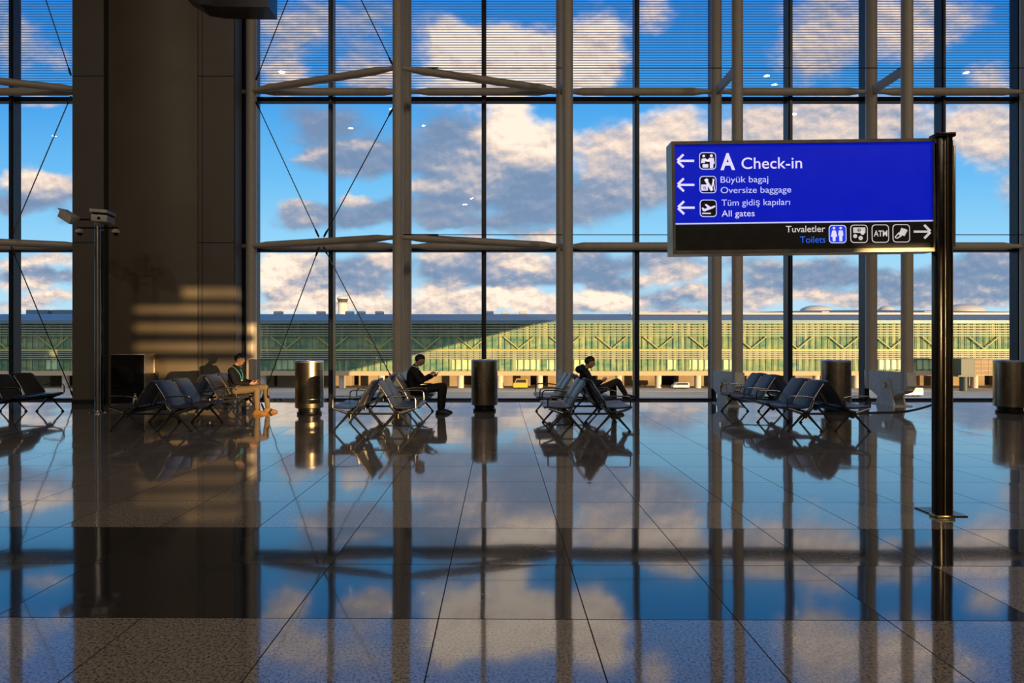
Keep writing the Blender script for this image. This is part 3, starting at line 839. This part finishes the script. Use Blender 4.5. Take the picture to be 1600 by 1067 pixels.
MB().rbox((-.215, -.08, -.07), (-.195, .08, .06), .005, 1, M=M).build('lens_window', 'black_gloss', c)
M = Matrix.Translation((rx(167), -.12, Z(341, d))) @ Euler((0, math.radians(3), math.radians(8))).to_matrix().to_4x4()
c = MB().rbox((-.165, -.20, -.13), (.165, .18, .02), .015, 2, M=M).build('camera_housing', 'camera_white', w)
MB().rbox((-.185, -.24, .06), (.175, .20, .13), .01, 2, M=M).build('sun_shield', 'camera_white', c)
MB().box((-.15, -.18, .02), (.15, .16, .06), M=M).build('vent_gap', 'black_gloss', c, False)
MB().box((-.03, -.205, -.09), (.03, -.199, -.03), M=M).build('lens_window', 'black_gloss', c, False)
for px in (124.5, 181):
    o = MB().lathe([(.07, 0), (.085, .02), (.085, .05), (.05, .08), (.02, .10)], (rx(px), 0, Z(364, d)), 20).build('dome_camera', 'camera_white', w)
    MB().ball((rx(px), 0, Z(364, d)), (.06, .06, .065), 16).build('dome_lens', 'black_gloss', o)

# ================================================================== KIOSK by the pillar
d = 14.45
w = thing('display_cabinet', 'black fronted metal cabinet against the pillar behind the dark bench', 'cabinet', (X(173, d), d, 0))
kw = X(226, d)-X(173, d); kh = Z(553, d)
MB().rbox((0, 0, .06), (kw, .60, kh), .012).build('cabinet_body', 'kiosk_metal', w)
MB().box((.01, -.012, .12), (kw-.01, .0, kh-.02)).build('black_front', 'screen', w, False)
MB().box((kw, .40, .06), (kw+.012, .595, kh-.01)).build('side_panel', 'sign_frame', w, False)
MB().box((.05, .05, 0), (kw-.05, .55, .06)).build('plinth', 'groove', w, False)

# bottle on the bench in front of the pillar, bag straps on floor
w = thing('drink_bottle', 'small pale bottle standing on the seat of the dark bench before the cabinet', 'bottle', (hubs['B']-ROW/2-.12, BY+.50, .432))
MB().lathe([(.03, 0), (.036, .008), (.036, .10), (.03, .13), (.014, .16), (.014, .18)], n=20).build('body', 'bottle', w)
MB().lathe([(.016, .178), (.016, .205)], n=16).build('cap', 'bottle_cap', w)

# power cable on the floor
d0 = 13.6
pts = [(X(1338, 13.4), 13.45, .012), (X(1362, 13.6), 13.58, .012), (X(1395, 13.7), 13.62, .012), (X(1420, 13.9), 13.9, .012), (X(1440, 14.5), 14.5, .012), (X(1458, 15.2), 15.25, .012)]
o = MB().tube(smoothpts(pts, 3), .016, 8).build('power_cable', 'rubber'); o['label'] = 'black cable lying on the floor from the empty bench towards the glass'; o['category'] = 'cable'

# ================================================================== PEOPLE
def mb_mesh(b):
    me = bpy.data.meshes.new('m'); me.from_pydata(b.v, [], b.f)
    bm = bmesh.new(); bm.from_mesh(me); bmesh.ops.remove_doubles(bm, verts=bm.verts, dist=1e-5); bmesh.ops.recalc_face_normals(bm, faces=bm.faces); bm.to_mesh(me); bm.free()
    return me
def skin_obj(chains, sub=2):
    """each chain: list of (point, radius or (width, depth)); closed tapering limbs with rounded joints, unified afterwards"""
    b = MB()
    for ch in chains:
        pts = [Vector(p) for p, r in ch]
        rr = [r if isinstance(r, tuple) else (r, r) for p, r in ch]
        k = len(pts); ell = any(q[0] != q[1] for q in rr)
        # dense smooth interpolation
        P_, R_ = [], []
        for i in range(k-1):
            p0, p1, p2, p3 = pts[max(i-1, 0)], pts[i], pts[i+1], pts[min(i+2, k-1)]
            for j in range(5):
                t = j/5
                lin = p1.lerp(p2, t)
                cr_ = .5*((2*p1)+(p2-p0)*t+(2*p0-5*p1+4*p2-p3)*t*t+(3*p1-p0-3*p2+p3)*t**3)
                P_.append(lin.lerp(cr_, .45)); R_.append(tuple(rr[i][q]*(1-t)+rr[i+1][q]*t for q in (0, 1)))
        P_.append(pts[-1]); R_.append(rr[-1])
        n = 18; vs = []; prev = None; m = len(P_)
        for i, p in enumerate(P_):
            d = (P_[min(i+1, m-1)]-P_[max(i-1, 0)]).normalized()
            a_ = Vector((0, 1, 0)) if prev is None else prev
            if prev is None and abs(d.y) > .8: a_ = Vector((0, 0, 1))
            a_ = (a_-d*a_.dot(d)).normalized(); prev = a_; c_ = d.cross(a_)
            for j in range(n):
                t = 2*PI*j/n; vs.append(p+a_*math.cos(t)*R_[i][0]+c_*math.sin(t)*R_[i][1])
        b.add(vs, [(i*n+j, i*n+(j+1) % n, (i+1)*n+(j+1) % n, (i+1)*n+j) for i in range(m-1) for j in range(n)]+[tuple(range(n))[::-1], tuple(range((m-1)*n, m*n))])
        for p, r in ((P_[0], R_[0]), (P_[-1], R_[-1])):
            q = min(r); b.ball(p, (q, r[0] if ell else q, q), 14)
    return mb_mesh(b)
def merge(meshes, voxel=None):
    bm = bmesh.new()
    for m in meshes: bm.from_mesh(m)
    me = bpy.data.meshes.new('mg'); bm.to_mesh(me); bm.free()
    if voxel:
        o = bpy.data.objects.new('mg', me); COL.objects.link(o)
        md = o.modifiers.new('r', 'REMESH'); md.mode = 'VOXEL'; md.voxel_size = voxel; md.use_smooth_shade = True
        s_ = o.modifiers.new('s', 'SMOOTH'); s_.factor = .4; s_.iterations = 2
        dg = bpy.context.evaluated_depsgraph_get(); dg.update()
        r = bpy.data.meshes.new_from_object(o.evaluated_get(dg)); bpy.data.objects.remove(o); bpy.data.meshes.remove(me); me = r
    return me
def head_shape(p, grow=0.0):
    """unit sphere direction -> head surface, facing +x, centre between the ears"""
    x, y, z = p
    r = Vector((x*.097, y*.076, z*.118))
    if z < 0:
        t = -z
        r.y *= 1-.30*t*t; r.x *= 1-.10*t
        if x > 0: r.x += .018*t*x
        else: r.x *= 1-.25*t
    if x > 0:
        g = math.exp(-((y/.16)**2)-((z+.12)/.20)**2); r.x += .026*g*x            # nose
        g = math.exp(-((abs(y)-.36)/.16)**2-((z-.10)/.12)**2); r.x -= .010*g*x   # eye sockets
        g = math.exp(-((y/.5)**2)-((z-.28)/.13)**2); r.x += .005*g               # brow
        g = math.exp(-((y/.30)**2)-((z+.47)/.07)**2); r.x += .006*g              # lips
        g = math.exp(-((y/.30)**2)-((z+.62)/.06)**2); r.x -= .004*g
        g = math.exp(-((y/.35)**2)-((z+.85)/.16)**2); r.x += .010*g              # chin
    else:
        g = math.exp(-((z-.25)/.5)**2); r.x -= .010*g
    return r*(1.07+grow)
def head_mesh(M, grow=0, cut=None, n=36):
    b = MB(); h = n//2; vs = []
    for i in range(h+1):
        a = -PI/2+PI*i/h
        for j in range(n):
            t = 2*PI*j/n; vs.append(M @ head_shape((math.cos(a)*math.cos(t), math.cos(a)*math.sin(t), math.sin(a)), grow))
    b.add(vs, [(i*n+j, i*n+(j+1) % n, (i+1)*n+(j+1) % n, (i+1)*n+j) for i in range(h) for j in range(n)])
    for sy in (-1, 1):
        e = MB().ball((-.005, sy*.077, -.008), (.020, .010, .032), 12); b.add([M @ Vector(p) for p in e.v], e.f)
    return mb_mesh(b)
def hair_mesh(M, rnd, n=40):
    b = MB(); h = n//2; vs = []; fs = []
    rr = random.Random(rnd)
    for i in range(h+1):
        a = -PI/2+PI*i/h
        for j in range(n):
            t = 2*PI*j/n; dx, dy, dz = math.cos(a)*math.cos(t), math.cos(a)*math.sin(t), math.sin(a)
            line = .42 if dx > .35 else (.42-(.35-dx)*1.1 if dx > -.35 else -.35)   # hairline drops towards the nape
            g = .03+.07*max(0, min(1, (dz-line)*3))
            if dz < line: g = -.06
            g += rr.uniform(-.01, .012) if dz > line else 0
            vs.append(M @ head_shape((dx, dy, dz), g))
    b.add(vs, [(i*n+j, i*n+(j+1) % n, (i+1)*n+(j+1) % n, (i+1)*n+j) for i in range(h) for j in range(n)])
    return mb_mesh(b)
def hand_chains(wr, fwd, pal, side, curl, thumb=1):
    """wr wrist, fwd direction of fingers, pal palm normal (fingers curl to it), side towards the thumb"""
    fwd, pal, side = Vector(fwd).normalized(), Vector(pal).normalized(), Vector(side).normalized()
    pal = (pal-fwd*pal.dot(fwd)).normalized(); side = fwd.cross(pal) if fwd.cross(pal).dot(side) > 0 else pal.cross(fwd)
    wr = Vector(wr); out = []
    lens = (.072, .082, .076, .060)
    for i in range(4):
        off = side*(.030-.020*i)
        kn = wr+fwd*(.085-.004*abs(i-1))+off
        seg = lens[i]; c = curl if not isinstance(curl, (list, tuple)) else curl[i]
        pts = [(wr+fwd*.015+off*.5, .012), (wr+fwd*.05+off*.9, .0125), (kn, .0105)]
        p = kn; ang = 0
        for q, (fr_, rr) in enumerate(((.45, .0092), (.30, .0085), (.25, .0075))):
            ang += c*(.8, 1.1, .7)[q]
            p = p+(fwd*math.cos(ang)+pal*math.sin(ang))*seg*fr_; pts.append((p.copy(), rr))
        out.append(pts)
    b0 = wr+fwd*.025+side*.022
    p1 = b0+(side*.75+fwd*.6+pal*.35).normalized()*.038; p2 = p1+(fwd*.8+side*.25+pal*.5).normalized()*.030; p3 = p2+(fwd*.9+pal*.5).normalized()*.024
    out.append([(wr+fwd*.012+side*.008, .013), (b0, .013), (p1, .0115), (p2, .0095), (p3, .008)])
    palm = [(wr, .020), (wr+fwd*.04, .022), (wr+fwd*.075, .017)]
    return out, palm
def person(name, label, loc, pose, mats, hairseed):
    w = thing(name, label, 'person', loc)
    V = {k: Vector(q) for k, q in pose['j'].items()}
    nk, hd = V['neck'], V['head']
    Mh = Matrix.Translation(hd) @ Euler((0, pose.get('nod', 0), pose.get('turn', 0))).to_matrix().to_4x4()
    pel, ch = V['pelvis'], V['chest']; wa = pel.lerp(ch, .5)+Vector(pose.get('bow', (0,0,0)))
    low = pel+Vector((0, 0, -.03))
    body = [[(low, (.125, .085)), (wa, (.13, .09)), (ch, (.15, .095)), (ch.lerp(nk, .65), (.11, .075)), (nk, .052), (hd-Vector((.012,0,.03)), .050)]]
    coat = [[(low, (.168, .125)), (wa, (.165, .122)), (ch, (.178, .125)), (ch.lerp(nk, .62), (.145, .095)), (nk-(nk-ch)*.12, (.072, .068))]]
    leg = [[(low, (.155, .105)), (pel+Vector((0, 0, .06)), (.155, .105))]]
    for s in 'LR':
        sh, el, wr, hi, kn, an, toe = (V[k+s] for k in ('sh', 'el', 'wr', 'hip', 'knee', 'ank', 'toe'))
        body += [[(ch.lerp(sh, .3)+Vector((0,0,.03)), .06), (sh, .052), (sh.lerp(el, .5), .043), (el, .038), (el.lerp(wr, .35), .036), (wr, .025)]]
        body += [[(hi, .078), (hi.lerp(kn, .5), .066), (kn, .052), (kn.lerp(an, .35), .048), (an, .032)]]
        coat += [[(ch.lerp(sh, .35)+Vector((0,0,.04)), .075), (sh, .078), (sh.lerp(el, .5), .064), (el, .056), (el.lerp(wr, .5), .050), (el.lerp(wr, .9), .041)]]
        leg += [[(hi, .10), (hi.lerp(kn, .5), .086), (kn, .070), (kn.lerp(an, .4), .064), (kn.lerp(an, .92), .054)]]
    ms = [skin_obj(body, 2), head_mesh(Mh)]
    for s in 'LR':
        h = pose['hand'+s]
        an, toe = V['ank'+s], V['toe'+s]; up_ = pose.get('shoe_up'+s, Vector((0,0,1))); ff = (toe-an).normalized(); ff = (ff-up_*ff.dot(up_)).normalized()
        bs = an-up_*pose.get('ankle_h', .085)
        ms.append(skin_obj([[(an, .032), (bs+ff*.02+up_*.055, .030), (bs+ff*.09+up_*.036, .024), (bs+ff*.15+up_*.028, .018)]]))
        fg, palm = hand_chains(V['wr'+s], *h)
        for f in fg: ms.append(skin_obj([f], 2))
        ms.append(skin_obj([palm], 2))
        b = MB(); 
    me = merge(ms, .007)
    link('body', me, 'skin', w, True, 180)
    link('hair', hair_mesh(Mh, hairseed), mats['hair'], w, True, 180)
    link(mats.get('top_name', 'jacket'), merge([skin_obj(coat, 2)]+pose.get('extra', []), .011), mats['top'], w, True, 180)
    link('trousers', merge([skin_obj(leg, 2)], .011), mats['legs'], w, True, 180)
    for s in 'LR':
        an, toe = V['ank'+s], V['toe'+s]
        d = (toe-an); fl = (d-Vector((0,0,1))*0).normalized()
        up = pose.get('shoe_up'+s, Vector((0,0,1))); f = (fl-up*fl.dot(up)).normalized(); sd_ = up.cross(f)
        # shoe: lofted rings from heel to toe standing on its own sole
        base = an-up*pose.get('ankle_h', .085); b = MB(); rings = []
        for (t, wd, hh) in ((-.085, .020, .05), (-.075, .034, .085), (-.04, .040, .105), (.0, .042, .115), (.04, .043, .10), (.09, .046, .078), (.14, .047, .060), (.18, .040, .048), (.205, .024, .032), (.215, .008, .018)):
            ring = []
            for j in range(16):
                a = 2*PI*j/16; yy_ = math.cos(a)*wd; zz_ = max(0.0, math.sin(a)*.5+.5)*hh if math.sin(a) > -.7 else 0.0
                ring.append(base+f*t+sd_*yy_+up*zz_)
            rings.append(ring)
        vs = [p for r in rings for p in r]; n = 16
        fs = [(i*n+j, i*n+(j+1) % n, (i+1)*n+(j+1) % n, (i+1)*n+j) for i in range(len(rings)-1) for j in range(n)]+[tuple(range(n))[::-1], tuple(range((len(rings)-1)*n, len(rings)*n))]
        b.add(vs, fs); sh_ = b.build('shoe', mats['shoe'], w, True, 50)
        b = MB(); out = [(-.09, .034), (-.05, .042), (.05, .045), (.13, .050), (.18, .042), (.215, .015)]
        poly = [base+f*t+sd_*q for t, q in out]+[base+f*t-sd_*q for t, q in out[::-1]]
        k = len(poly); b.add(poly+[p+up*.016 for p in poly], [tuple(range(k))[::-1], tuple(range(k, 2*k))]+[(i, (i+1) % k, k+(i+1) % k, k+i) for i in range(k)])
        b.build('sole', mats.get('sole', 'shoe_black'), sh_, False)
    return w
def phone(label, loc, rot, lit=False):
    w = thing('phone', label, 'phone', loc); w.rotation_euler = rot
    MB().rbox((-.075, -.037, -.004), (.075, .037, .004), .003).build('case', 'phone', w)
    MB().box((-.068, -.033, .004), (.068, .033, .0048)).build('screen', 'phone_lit' if lit else 'screen', w, False)

# man in a sweater (on the bench by the pillar)
hx = hubs['B']+ROW/2; y1 = BY+SEAT_Y[3]-.08
j = dict(pelvis=(-.05, 0, .53), chest=(-.10, 0, .86), neck=(-.065, 0, 1.05), head=(.02, 0, 1.185),
  shL=(-.09, .185, .945), shR=(-.09, -.185, .945), elL=(.04, .22, .70), elR=(.02, -.22, .69), wrL=(.29, .09, .665), wrR=(.27, -.09, .66),
  hipL=(-.02, .09, .51), hipR=(-.02, -.09, .51), kneeL=(.52, .17, .56), kneeR=(.44, -.14, .55), ankL=(.56, .19, .10), ankR=(.46, -.16, .10), toeL=(.74, .22, .03), toeR=(.66, -.18, .03))
p1 = person('person', 'seated man in black sweater and khaki trousers, facing right beside the pillar', (hx, y1, 0),
  dict(j=j, turn=-.15, nod=.12, bow=(-.02, 0, 0), ankle_h=.10, handL=((.95, -.25, -.05), (-.1, -.6, .7), (0, -.3, 1), .35), handR=((.95, .3, -.02), (-.1, .6, .7), (0, .3, 1), .35)),
  dict(hair='hair', top='sweater', top_name='sweater', legs='khaki', shoe='boot_tan', sole='boot_tan'), 3)
b = MB(); b.tube(smoothpts([(-.10, -.10, 1.03), (-.02, -.115, .98), (.055, -.07, .86), (.065, -.03, .74)], 2), .008, 8); b.tube(smoothpts([(-.10, .10, 1.03), (-.02, .115, .98), (.055, .07, .86), (.065, .03, .74)], 2), .008, 8)
ly = b.build('lanyard', 'lanyard', p1)
MB().rbox((.068, -.07, .655), (.076, .02, .735), .003).build('badge', 'badge', ly)
phone('dark phone held in the lap of the man in a sweater', (hx+.395, y1, .675), (0, -.3, 0))

# man in a suit (gold bench)
hx = hubs['C']+ROW/2; y2 = BY+SEAT_Y[3]-.16
j = dict(pelvis=(-.02, 0, .54), chest=(-.09, 0, .88), neck=(-.035, 0, 1.05), head=(.065, 0, 1.17),
  shL=(-.07, .19, .955), shR=(-.07, -.19, .955), elL=(.14, .24, .74), elR=(.12, -.25, .72), wrL=(.34, .10, .82), wrR=(.30, -.10, .86),
  hipL=(.02, .09, .52), hipR=(.02, -.09, .52), kneeL=(.58, .16, .60), kneeR=(.53, -.13, .57), ankL=(.55, .18, .10), ankR=(.51, -.14, .10), toeL=(.74, .20, .03), toeR=(.71, -.16, .03))
p2 = person('person', 'seated man in dark suit and white collar looking down at his phone', (hx, y2, 0),
  dict(j=j, turn=.1, nod=.42, bow=(-.05, 0, 0), ankle_h=.10, handL=((.9, -.3, .25), (-.3, -.5, .7), (0, -.2, 1), .5), handR=((.75, .3, .5), (.3, .6, -.5), (.3, .3, 1), .6)),
  dict(hair='hair', top='suit', top_name='suit_jacket', legs='suit', shoe='shoe_black'), 5)
b = MB(); b.tube(smoothpts([(-.085, -.06, 1.045), (-.02, -.068, 1.03), (.045, -.02, .995), (.045, .02, .995), (-.02, .068, 1.03), (-.085, .06, 1.045)], 2), .016, 8); b.build('collar', 'shirt', p2)
phone('phone held up by the man in a dark suit', (hx+.455, y2-.0, .885), (0, -.7, 0))

# man in a hooded jacket, legs crossed
hx = hubs['D']+ROW/2; y3 = BY+SEAT_Y[2]+.12
hood = mb_mesh(MB().ball((-.255, 0, .985), (.10, .15, .085), 20))
hood2 = mb_mesh(MB().ball((-.20, 0, 1.04), (.055, .10, .06), 16))
j = dict(pelvis=(.02, 0, .53), chest=(-.15, 0, .82), neck=(-.14, 0, 1.0), head=(-.045, 0, 1.135),
  shL=(-.14, .195, .905), shR=(-.14, -.195, .905), elL=(.02, .25, .66), elR=(.0, -.26, .66), wrL=(.21, .10, .735), wrR=(.19, -.11, .735),
  hipL=(.05, .09, .51), hipR=(.05, -.09, .51), kneeL=(.47, .10, .63), kneeR=(.53, -.07, .735), ankL=(.50, .12, .10), ankR=(.72, .02, .455), toeL=(.70, .13, .03), toeR=(.92, .02, .47))
p3 = person('person', 'seated man in black hooded jacket leaning back with crossed legs and a phone', (hx, y3, 0),
  dict(j=j, turn=0, nod=.30, bow=(-.06, 0, -.02), ankle_h=.10, shoe_upR=Vector((-.18, 0, 1)).normalized(), extra=[hood, hood2], handL=((.9, -.35, .2), (-.2, -.5, .8), (0, -.2, 1), .5), handR=((.9, .35, .2), (-.2, .5, .8), (0, .2, 1), .5)),
  dict(hair='hair_brown', top='jacket_black', top_name='hooded_jacket', legs='grey_trousers', shoe='shoe_black'), 9)
phone('lit phone in the hands of the man in a hooded jacket', (hx+.315, y3, .79), (0, -.55, 0), True)
# dark coats hung over the two near backrests of his bench
for i, yy0 in enumerate((SEAT_Y[0],)):
    xo = hubs['D']+ROW/2
    b = MB(); pr = smoothpts([(.36-.70, 0, .86-.02), (-.38, 0, .90), (-.405, 0, .895), (-.36, 0, .74), (-.28, 0, .58), (-.20, 0, .42)], 2)
    slab(b, [(p.x, p.z) for p in pr], .27, .02, rc=.03)
    o = b.build('draped_coat', 'coat_black'); o.location = (xo-.008, BY+yy0, 0); o['label'] = 'black coat draped over the nearest backrest before the man in a hooded jacket'; o['category'] = 'coat'

# ================================================================== CEILING LAMPS (seen as sparks in the glass)
LAMPS = [(548, 200, 19.6), (662, 196, 19.6), (738, 310, 17.2), (727, 319, 17.0), (440, 112, 19.6), (1198, 118, 19.6), (1210, 132, 19.6), (1241, 178, 19.6), (1510, 113, 19.6), (85, 212, 19.6), (612, 170, 19.6), (1000, 160, 19.6)]
for i, (px, py, zz) in enumerate(LAMPS):
    dist = (zz-EYE)*F/(PY-py); loc = ((px-PX)*dist/F, 2*GY-dist, zz)
    w = thing('ceiling_lamp', 'round downlight on the hall ceiling behind the viewer, mirrored in the glass', 'lamp', loc, 'hall downlights')
    MB().lathe([(.14, 0), (.14, .02)], n=24).build('diffuser', 'lamp_glow', w)
    MB().lathe([(.22, .02), (.23, .05), (.20, .40 if zz > 19 else .25)], n=24).build('housing', 'frame_dark', w)
    if zz < 19: MB().tube([(0, 0, .25), (0, 0, ZT-zz)], .015, 8).build('stem', 'frame_dark', w)
    ld = bpy.data.lights.new('lamp_light', 'AREA'); ld.shape = 'DISK'; ld.size = .36; ld.energy = 620; ld.color = (1, .86, .68)
    lo = bpy.data.objects.new('lamp_light', ld); COL.objects.link(lo); lo.parent = w; lo.location = (0, 0, -.03)

# ================================================================== OUTSIDE
MB().box((-600, GY+.5, APZ-1), (600, 1200, APZ)).build('ground', 'concrete', None, False, kind='structure')
b = MB()
for (pxa, pxb, dd) in ((620, 1500, 132), (980, 1100, 121)):
    b.box((X(pxa, dd), dd, APZ), (X(pxb, dd), dd+.5, APZ+.012))
o = b.build('apron_marking', 'apron_paint', None, False, kind='structure')
FDD = 140.0
zz = lambda py: Z(py, FDD)
bw = thing('pier_building', 'long glazed airport pier across the apron, half lit by low sun', 'building', (0, FDD, 0))
LX, RX = -128.0, 140.0
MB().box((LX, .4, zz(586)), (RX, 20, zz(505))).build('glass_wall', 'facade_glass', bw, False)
b = MB(); x = LX
rr = random.Random(4)
while x < RX:    # pale panels behind the lower glazing
    wd = rr.uniform(1.5, 9)
    if rr.random() < .5: b.box((x, .3, zz(577)), (min(x+wd, RX), .42, zz(562)))
    x += wd+rr.uniform(.4, 4)
b.build('pale_panels', 'facade_pale', bw, False)
b = MB(); x = LX
while x < RX: b.box((x-.035, 0, zz(580)), (x+.035, .2, zz(505))); x += 1.42
b.build('fins', 'facade_fin', bw, False)
for ys in ((509, 513, 517, 521, 524.5), (551, 554, 557, 560)):
    b = MB()
    for y in ys: b.box((LX, -.35, zz(y)-.12), (RX, -.05, zz(y)+.10))
    b.build('louvre_band', 'facade_louvre', bw, False)
MB().box((LX, -.15, zz(549)), (RX, .2, zz(545.5))).build('spandrel', 'facade_brace', bw, False)
b = MB(); x = LX+3
while x < RX-4:
    b.tube([(x, -.02, zz(526)), (x+3.4, -.02, zz(545))], .15, 6); b.tube([(x+6.8, -.02, zz(526)), (x+3.4, -.02, zz(545))], .15, 6); x += 10.6
b.build('v_braces', 'facade_brace', bw, False)
MB().box((LX, -1.2, zz(505.5)), (RX, .5, zz(500.5))).build('fascia', 'facade_fascia', bw, False)
MB().box((LX, -.8, zz(586.5)), (RX, .4, zz(579.5))).build('lower_fascia', 'facade_sill', bw, False)
b = MB(); x = LX
while x < RX:
    wd = rr.uniform(5, 16)
    b.box((x, 6+rr.uniform(-1, 3), APZ), (min(x+wd, RX), 12, zz(586)), 0); x += wd+rr.uniform(1, 5)
b.build('undercroft_wall', 'undercroft', bw, False)
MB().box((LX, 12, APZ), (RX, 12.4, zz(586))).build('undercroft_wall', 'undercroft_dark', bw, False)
x = LX+2; i = 0
while x < RX and i < 30:
    MB().tube([(x, 1.6, APZ), (x, 1.6, zz(586))], .75, 14).build('column', 'facade_column', bw); x += 9.1; i += 1
# roofs: low shell over the whole length, taller shell on the right
b = MB(); pr = [(-1.4, zz(500.5)), (2, zz(499)), (8, zz(499)+1.1), (16, zz(499)+1.9), (26, zz(499)+2.2), (34, zz(499)+1.2), (34, zz(505)), (-1.4, zz(505))]
k = len(pr); vs = []
for xx in (LX, RX): vs += [(xx, p[0], p[1]) for p in pr]
b.add(vs, [tuple(range(k))[::-1], tuple(range(k, 2*k))]+[(q, (q+1) % k, k+(q+1) % k, k+q) for q in range(k)])
b.build('roof', 'roof_metal', bw, True, 30)
b = MB(); d2 = 30
cols = 26; rows = [(12, 0), (16, .55), (22, .85), (30, 1.0), (44, .9), (58, 0)]
vs = []
for c in range(cols+1):
    xx = X(975, 170)+(X(1720, 170)-X(975, 170))*c/cols
    t = c/cols; hgt = 3.1*math.sin(min(1, t*2.0)*PI/2)**.8*(1 if t < .55 else 1-.35*(t-.55)/.45)
    for (yy_, f_) in rows: vs.append((xx, yy_, zz(499)+.6+f_*hgt*.98))
m = len(rows)
b.add(vs, [(c*m+r, (c+1)*m+r, (c+1)*m+r+1, c*m+r+1) for c in range(cols) for r in range(m-1)])
b.build('roof_shell', 'roof_metal', bw, True, 60)
MB().box((X(985, 150), 9.5, zz(499)+1.5), (RX, 10.5, zz(499)+2.0)).build('roof_edge', 'roof_light', bw, False)
for (px, wpx, yt_) in ((1275, 50, 477), (1385, 26, 478), (1505, 66, 475)):
    dd = 172; r = wpx/2*dd/F
    MB().ball((X(px, dd), dd-FDD, Z(485, dd)-.2), (r, r*.6, Z(yt_, dd)-Z(485, dd)+.2), 20).build('skylight_dome', 'roof_light', bw)
for px in (433, 500, 545, 563, 592, 765, 790, 818, 1005, 1290, 1450, 1100):
    dd = 158; MB().rbox((X(px, dd)-1.0, dd-FDD, zz(499)+2.0), (X(px, dd)+1.0, dd-FDD+2, zz(499)+2.75), .1).build('roof_light_box', 'roof_light', bw, False)
for (pa, pb) in ((40, 75), (80, 110)):
    dd = 166; MB().rbox((X(pa, dd), dd-FDD, zz(499)+1), (X(pb, dd), dd-FDD+3, Z(484, dd)), .2).build('roof_plant', 'roof_metal', bw, False)

# control tower
dd = 420.0
w = thing('control_tower', 'distant airport control tower rising above the pier roof', 'tower', (X(535.5, dd), dd, APZ))
zt_ = lambda py: Z(py, dd)-APZ
MB().lathe([(4.0, 0), (3.2, zt_(500)), (3.0, zt_(478)), (3.3, zt_(475))], n=24).build('shaft', 'tower_white', w)
MB().lathe([(3.1, zt_(475)), (4.1, zt_(473))], n=24).build('gallery', 'tower_white', w)
MB().lathe([(3.0, zt_(473)), (3.7, zt_(467))], n=24).build('cab', 'tower_glass', w)
MB().lathe([(3.8, zt_(467)), (3.9, zt_(465)), (2.9, zt_(463.5))], n=24).build('cab_roof', 'tower_white', w)
for xx in (-1.5, .3, 1.8): MB().tube([(xx, 0, zt_(464)), (xx, 0, zt_(458+abs(xx)))], .12, 6).build('antenna', 'frame_dark', w)

# vehicles on the apron
def van(px, d, ln, h, m, label, cat, name):
    w = thing(name, label, cat, (X(px, d), d, APZ))
    prof = [(-ln/2, .35), (-ln/2, h*.55), (-ln/2+ln*.1, h*.60), (-ln/2+ln*.22, h), (ln/2-.1, h), (ln/2, h*.6), (ln/2, .35)]
    MB().prism(prof, 'y', -.9, .9).build('body', m, w, False)
    MB().prism([(-ln/2+ln*.13, h*.62), (-ln/2+ln*.24, h*.93), (ln/2-.35, h*.93), (ln/2-.3, h*.62)], 'y', -.92, .92).build('glazing', 'vehicle_dark', w, False)
    for sx in (-.30, .30):
        for sy in (-.75, .75):
            MB().tube([(sx*ln, sy-.12, .34), (sx*ln, sy+.12, .34)], .34, 16).build('wheel', 'rubber', w)
van(1063, 139, 3.6, 1.5, 'vehicle_white', 'small white car parked under the pier, right of the central panes', 'car', 'car')
van(813, 139, 3.2, 2.3, 'vehicle_yellow', 'yellow service vehicle under the pier left of the hooded man', 'truck', 'service_truck')
van(1421, 120, 4.2, 1.7, 'vehicle_white', 'white van on the apron just left of the sign pole', 'van', 'van')
# boarding bridge cabin on its support
dd = 133.0
w = thing('boarding_bridge', 'dark glazed passenger bridge cabin on a column right of the sign pole', 'boarding bridge', (X(1504, dd), dd, APZ))
q = lambda py: Z(py, dd)-APZ
MB().rbox((-1.5, -1.5, q(587)), (1.5, 1.5, q(560)), .1).build('cabin', 'bridge_dark', w, False)
MB().box((1.5, -1.2, q(585)), (14, 1.2, q(561))).build('tunnel', 'undercroft', w, False)
b = MB()
for i in range(8): b.box((1.5+i*1.6, -1.26, q(585)), (1.6+i*1.6, -1.2, q(561)))
for py in (566, 572, 579): b.box((1.5, -1.26, q(py)), (14, -1.2, q(py)+.12))
b.build('tunnel_frame', 'facade_sill', w, False)
MB().box((-2.2, -1.7, q(588)), (1.6, 1.7, q(585.5))).build('platform', 'bridge_dark', w, False)
MB().tube([(.2, 0, 0), (.2, 0, q(587))], .75, 16).build('support_column', 'bridge_dark', w)
# white barrier on the left
w = thing('barrier_railing', 'white barrier railing on the apron beyond the left window', 'railing', (X(96, 116), 116, APZ))
for px in range(78, 118, 5): MB().box((X(px, 116)-X(96, 116)-.04, -.04, 0), (X(px, 116)-X(96, 116)+.04, .04, 1.15)).build('post', 'rail_white', w, False)
MB().box((X(78, 116)-X(96, 116), -.05, 1.1), (X(114, 116)-X(96, 116), .05, 1.2)).build('rail', 'rail_white', w, False)
MB().box((X(78, 116)-X(96, 116), -.05, .3), (X(114, 116)-X(96, 116), .05, .4)).build('rail', 'rail_white', w, False)
